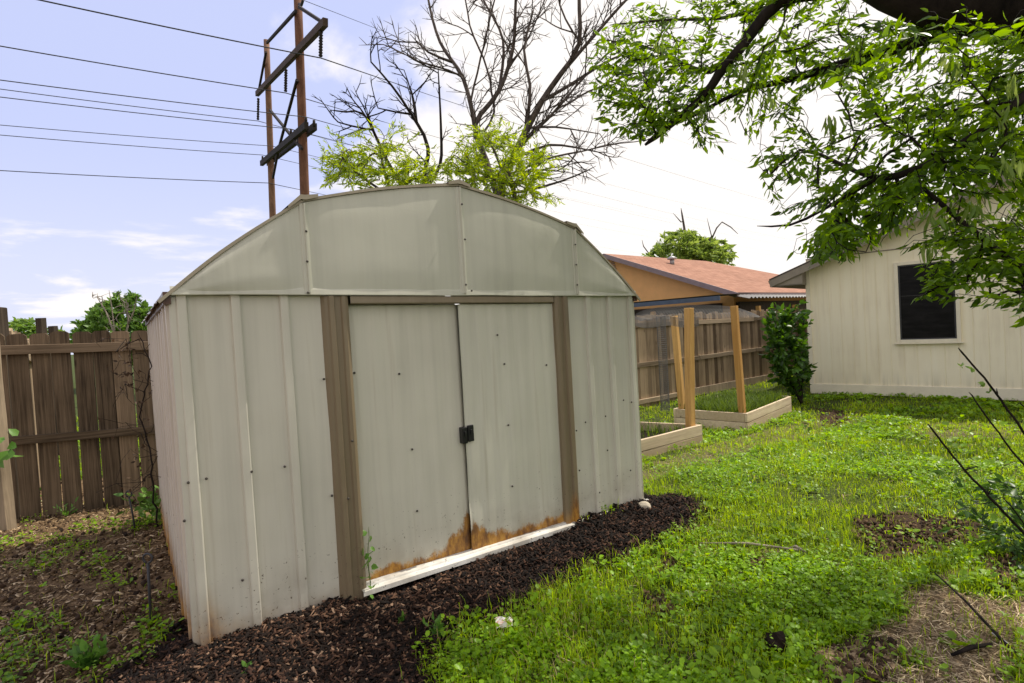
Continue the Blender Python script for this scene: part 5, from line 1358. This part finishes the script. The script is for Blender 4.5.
# dead vine on the shed's back corner and fence
P = [sh_w(-SW-.05, SD-.1, -.15), sh_w(-SW-.06, SD-.15, .5), sh_w(-SW-.10, SD-.1, .9), sh_w(-SW-.03, SD-.3, 1.2), sh_w(-SW-.08, SD-.1, 1.5)]
o = P[0]; t = thing('dead_vine', 'tangled dead brown vine hanging at the back corner of the shed by the fence', 'vine', o); sk = Skel(); sk.poly([p-o for p in P], .008, .003, .06, .008)
sk.twigs([sh_w(-SW-.05+random.gauss(-.08, .10), SD-.1+random.gauss(0, .2), random.uniform(.1, 1.5))-o for _ in range(90)], .06, .3, .5, .05); sk.mesh('stem', M['bark_dark'], t, .0018, .35)
C = [sk.P[random.choice(sk.tips)]+rng.normal(size=3)*.01 for _ in range(110)]; leaves('dead_leaves', C, rng.normal(size=(110, 3)), .035, .02, mat_leaf('dead_leaf', (.03, .018, .01), (.10, .06, .03), .2, .7), t, rng.random(110))
# green plant at the shed's back corner foot
def weed(px, py, label, n, h, L, mat, name='leafy_weed', cat='plant', W=.45):
    b = G(px, py); return leafy_tree(name, label, [([b, b+[0, 0, h*.8]], .004, .002)], [b+np.array([random.gauss(0, h*.35), random.gauss(0, h*.35), random.uniform(.15, 1)*h]) for _ in range(n)], 5, L, L*W, mat, M['vinestem'], .0012, b, step=.05, droop=.1, back=.1, cat=cat)
weed(157, 522, 'dark green weed clump at the foot of the shed back corner', 40, .28, .06, DG, W=.6)
weed(22, 512, 'young bright weed standing at the foot of the left fence', 18, .24, .07, VL, W=.35)
weed(66, 517, 'tiny light green sprout against the boards of the left fence', 6, .12, .05, VL, W=.4)
weed(438, 640, 'small pale sprout in the mulch edge near the white scrap', 9, .09, .035, VL, W=.7)
weed(247, 672, 'tiny green sprout in the mulch at the bottom, left of the grass', 4, .04, .03, VL, W=.6)
weed(400, 625, 'tiny two-leaved seedling alone in the dark mulch', 3, .05, .03, VL, W=.6)
weed(90, 667, 'leafy green weed at the bottom left corner of the yard', 26, .10, .05, VL, W=.7)
# leaves at the pale post
b = atY(3, 455, fb[1]-.08); vine('climbing_vine', 'bright green leaves sprouting beside the pale leaning post', [b+[-.25, .05, -.2], b+[-.1, 0, -.1], b, b+[.08, 0, .06], b+[.05, 0, .2]], 12, .10, VL, .05)
# iron stakes with looped tops
def stake(px0, py0, px1, py1, label):
    b = G(px0, py0); tp = atY(px1, py1, b[1]); mb = MB(); h = tp-b; P = [b-[0, 0, .1]-b, h*.5, h]
    mb.tube(P, .007, 7)
    cx = h+np.array([0, 0, .025]); mb.tube([cx+.024*np.array([math.cos(a), 0, math.sin(a)]) for a in np.linspace(-1.4, 4.4, 14)], .006, 6)
    o = mb.build('metal_stake', M['dark_metal'], loc=b); tag(o, label, 'stake', 'iron stakes')
stake(151, 622, 148, 563, 'nearer black iron stake with a looped top beside the shed wall')
stake(136, 530, 129, 497, 'farther black iron stake leaning in the soil near the left fence')
# scrap of paper
b = G(503, 633); mb = MB(); V = []; F = []
for i in range(7):
    for j in range(5):
        V.append(((i/6-.5)*.085+.008*mnoise.noise((i*.9, j, 1)), (j/4-.5)*.05+.01*mnoise.noise((i, j*.9, 5)), .022+.035*abs(mnoise.noise((i*.55, j*.6, 2)))+.012*(i % 2)))
for i in range(6):
    for j in range(4): a = i*5+j; F.append((a, a+5, a+6, a+1))
mb.add(V, F, .5); o = mb.build('paper_scrap', None, loc=b+[0, 0, .03])
mt, nt, *_ = newmat('crumpled_paper'); co = objco(nt); r = ramp(nt, [(.45, (.78, .74, .72)), (.55, (.6, .3, .22)), (.62, (.74, .70, .70))]); nt.links.new(noise_n(nt, co, 34, 3), r.inputs[0]); finish(nt, r.outputs[0], .6); o.data.materials.append(mt); o.rotation_euler = (.5, .2, .3)
tag(o, 'crumpled white and pink scrap of litter at the edge of the mulch', 'litter')
# stone by the right corner
b = G(645, 510); bpy_ = MB(); V = []
import bmesh
bm = bmesh.new(); bmesh.ops.create_icosphere(bm, subdivisions=2, radius=.05)
for v in bm.verts: v.co *= 1+.25*mnoise.noise(v.co*22); v.co.z *= .7; v.co.x = max(-.042, min(.042, v.co.x)); v.co.y = max(-.04, min(.04, v.co.y))
me = bpy.data.meshes.new('stone'); bm.to_mesh(me); bm.free(); me.materials.append(mat_plain('pale_stone', (.42, .37, .29), .9, .25, 20, bump=.5)); o = link(bpy.data.objects.new('stone', me)); o.location = b+[0, 0, .03]; tag(o, 'pale stone lying at the right corner of the shed', 'stone')
# dark clump in the foreground grass
b = G(777, 652); bm = bmesh.new(); bmesh.ops.create_icosphere(bm, subdivisions=3, radius=.045)
for v in bm.verts: v.co *= 1+.5*mnoise.noise(v.co*40)
me = bpy.data.meshes.new('earth_clod'); bm.to_mesh(me); bm.free(); me.materials.append(soil_dark); o = link(bpy.data.objects.new('earth_clod', me)); o.location = b+[0, 0, .04]; tag(o, 'single black earth clod sitting in the foreground grass', 'soil')
# small broken twigs in the lawn
for i, (a, c, lab) in enumerate([((700, 548), (800, 556), 'grey dead branch half hidden in the lawn right of the mulch'), ((790, 553), (806, 558), 'short grey piece of wood in the middle of the lawn')]):
    p = G(*a); q = G(*c); mb = MB(); mb.tube([p+[0, 0, .03], (p+q)/2+[0, .02, .045], q+[0, 0, .035]], [.006, .011 if i else .008, .006], 6, .8); tag(mb.build('fallen_stick', M['bark_pale']), lab, 'stick')

# ------------------------------------------------------------------ light + sky
SUN = np.array([math.cos(R_(31.4)), math.sin(R_(31.4))]); SUN /= np.linalg.norm(SUN); EL = R_(58)
sv = Vector((SUN[0]*math.cos(EL), SUN[1]*math.cos(EL), math.sin(EL)))
ld_ = bpy.data.lights.new('sun', 'SUN'); ld_.energy = 5.0; ld_.angle = R_(.6); ld_.color = (1, .93, .80)
lo = bpy.data.objects.new('sun', ld_); col.objects.link(lo); lo.rotation_euler = (-sv).to_track_quat('-Z', 'Y').to_euler(); lo.location = (6, 2, 12)
w = bpy.data.worlds.new('World'); sc.world = w; w.use_nodes = True; nt = w.node_tree; nt.nodes.clear()
sky = nt.nodes.new('ShaderNodeTexSky'); sky.sky_type = 'NISHITA'; sky.sun_disc = False; sky.sun_elevation = EL; sky.sun_rotation = math.atan2(SUN[0], SUN[1]); sky.air_density = 1.; sky.dust_density = 1.5; sky.ozone_density = 1.5
tc = nt.nodes.new('ShaderNodeTexCoord'); gv = tc.outputs['Generated']
sep = nt.nodes.new('ShaderNodeSeparateXYZ'); nt.links.new(gv, sep.inputs[0])
# clouds on a flat layer: direction / height
zc = math_n(nt, 'MAXIMUM', sep.outputs[2], .0); zc = math_n(nt, 'ADD', zc, .16)
cmb = nt.nodes.new('ShaderNodeCombineXYZ'); nt.links.new(math_n(nt, 'DIVIDE', sep.outputs[0], zc), cmb.inputs[0]); nt.links.new(math_n(nt, 'DIVIDE', sep.outputs[1], zc), cmb.inputs[1])
cn = noise_n(nt, mapping(nt, cmb.outputs[0], (1., 1., 1.), (0, 0, 0), (3.3, 1.2, 0)), 1.25, 8, .55, .3)
# haze: whole right half of the sky burns out to white
dv = nt.nodes.new('ShaderNodeVectorMath'); dv.operation = 'DOT_PRODUCT'; nt.links.new(gv, dv.inputs[0]); dv.inputs[1].default_value = (.86, .51, 0)
hz = maprange(nt, dv.outputs['Value'], .22, .62)
lowh = maprange(nt, sep.outputs[2], .34, .0)
cf = math_n(nt, 'ADD', cn, math_n(nt, 'MULTIPLY', hz, .55)); cf = math_n(nt, 'ADD', cf, math_n(nt, 'MULTIPLY', lowh, .06))
behind = maprange(nt, sep.outputs[1], .05, -.45); cf = math_n(nt, 'ADD', cf, math_n(nt, 'MULTIPLY', behind, .2))  # unseen cloud added behind the camera to brighten surfaces facing it
low2 = math_n(nt, 'MULTIPLY', maprange(nt, sep.outputs[2], .22, .10), maprange(nt, sep.outputs[2], .0, .07)); cf = math_n(nt, 'ADD', cf, math_n(nt, 'MULTIPLY', low2, .035))
cl = maprange(nt, cf, .57, .70)
tintsky = mixc(nt, .80, sky.outputs[0], (5.4, 5.85, 8.6))          # thin high haze, lavender blue
tintsky = mixc(nt, math_n(nt, 'MULTIPLY', lowh, .55), tintsky, (7.0, 7.05, 7.8))
fin = mixc(nt, cl, tintsky, (8.4, 8.0, 7.7))
bg = nt.nodes.new('ShaderNodeBackground'); bg.inputs['Strength'].default_value = .13; nt.links.new(fin, bg.inputs['Color'])
wo_ = nt.nodes.new('ShaderNodeOutputWorld'); nt.links.new(bg.outputs[0], wo_.inputs[0])
sc.view_settings.view_transform = 'Standard'; sc.view_settings.look = 'None'; sc.view_settings.exposure = 0; sc.view_settings.gamma = 1
sc.render.engine = 'CYCLES'; sc.cycles.max_bounces = 8; sc.cycles.transparent_max_bounces = 8
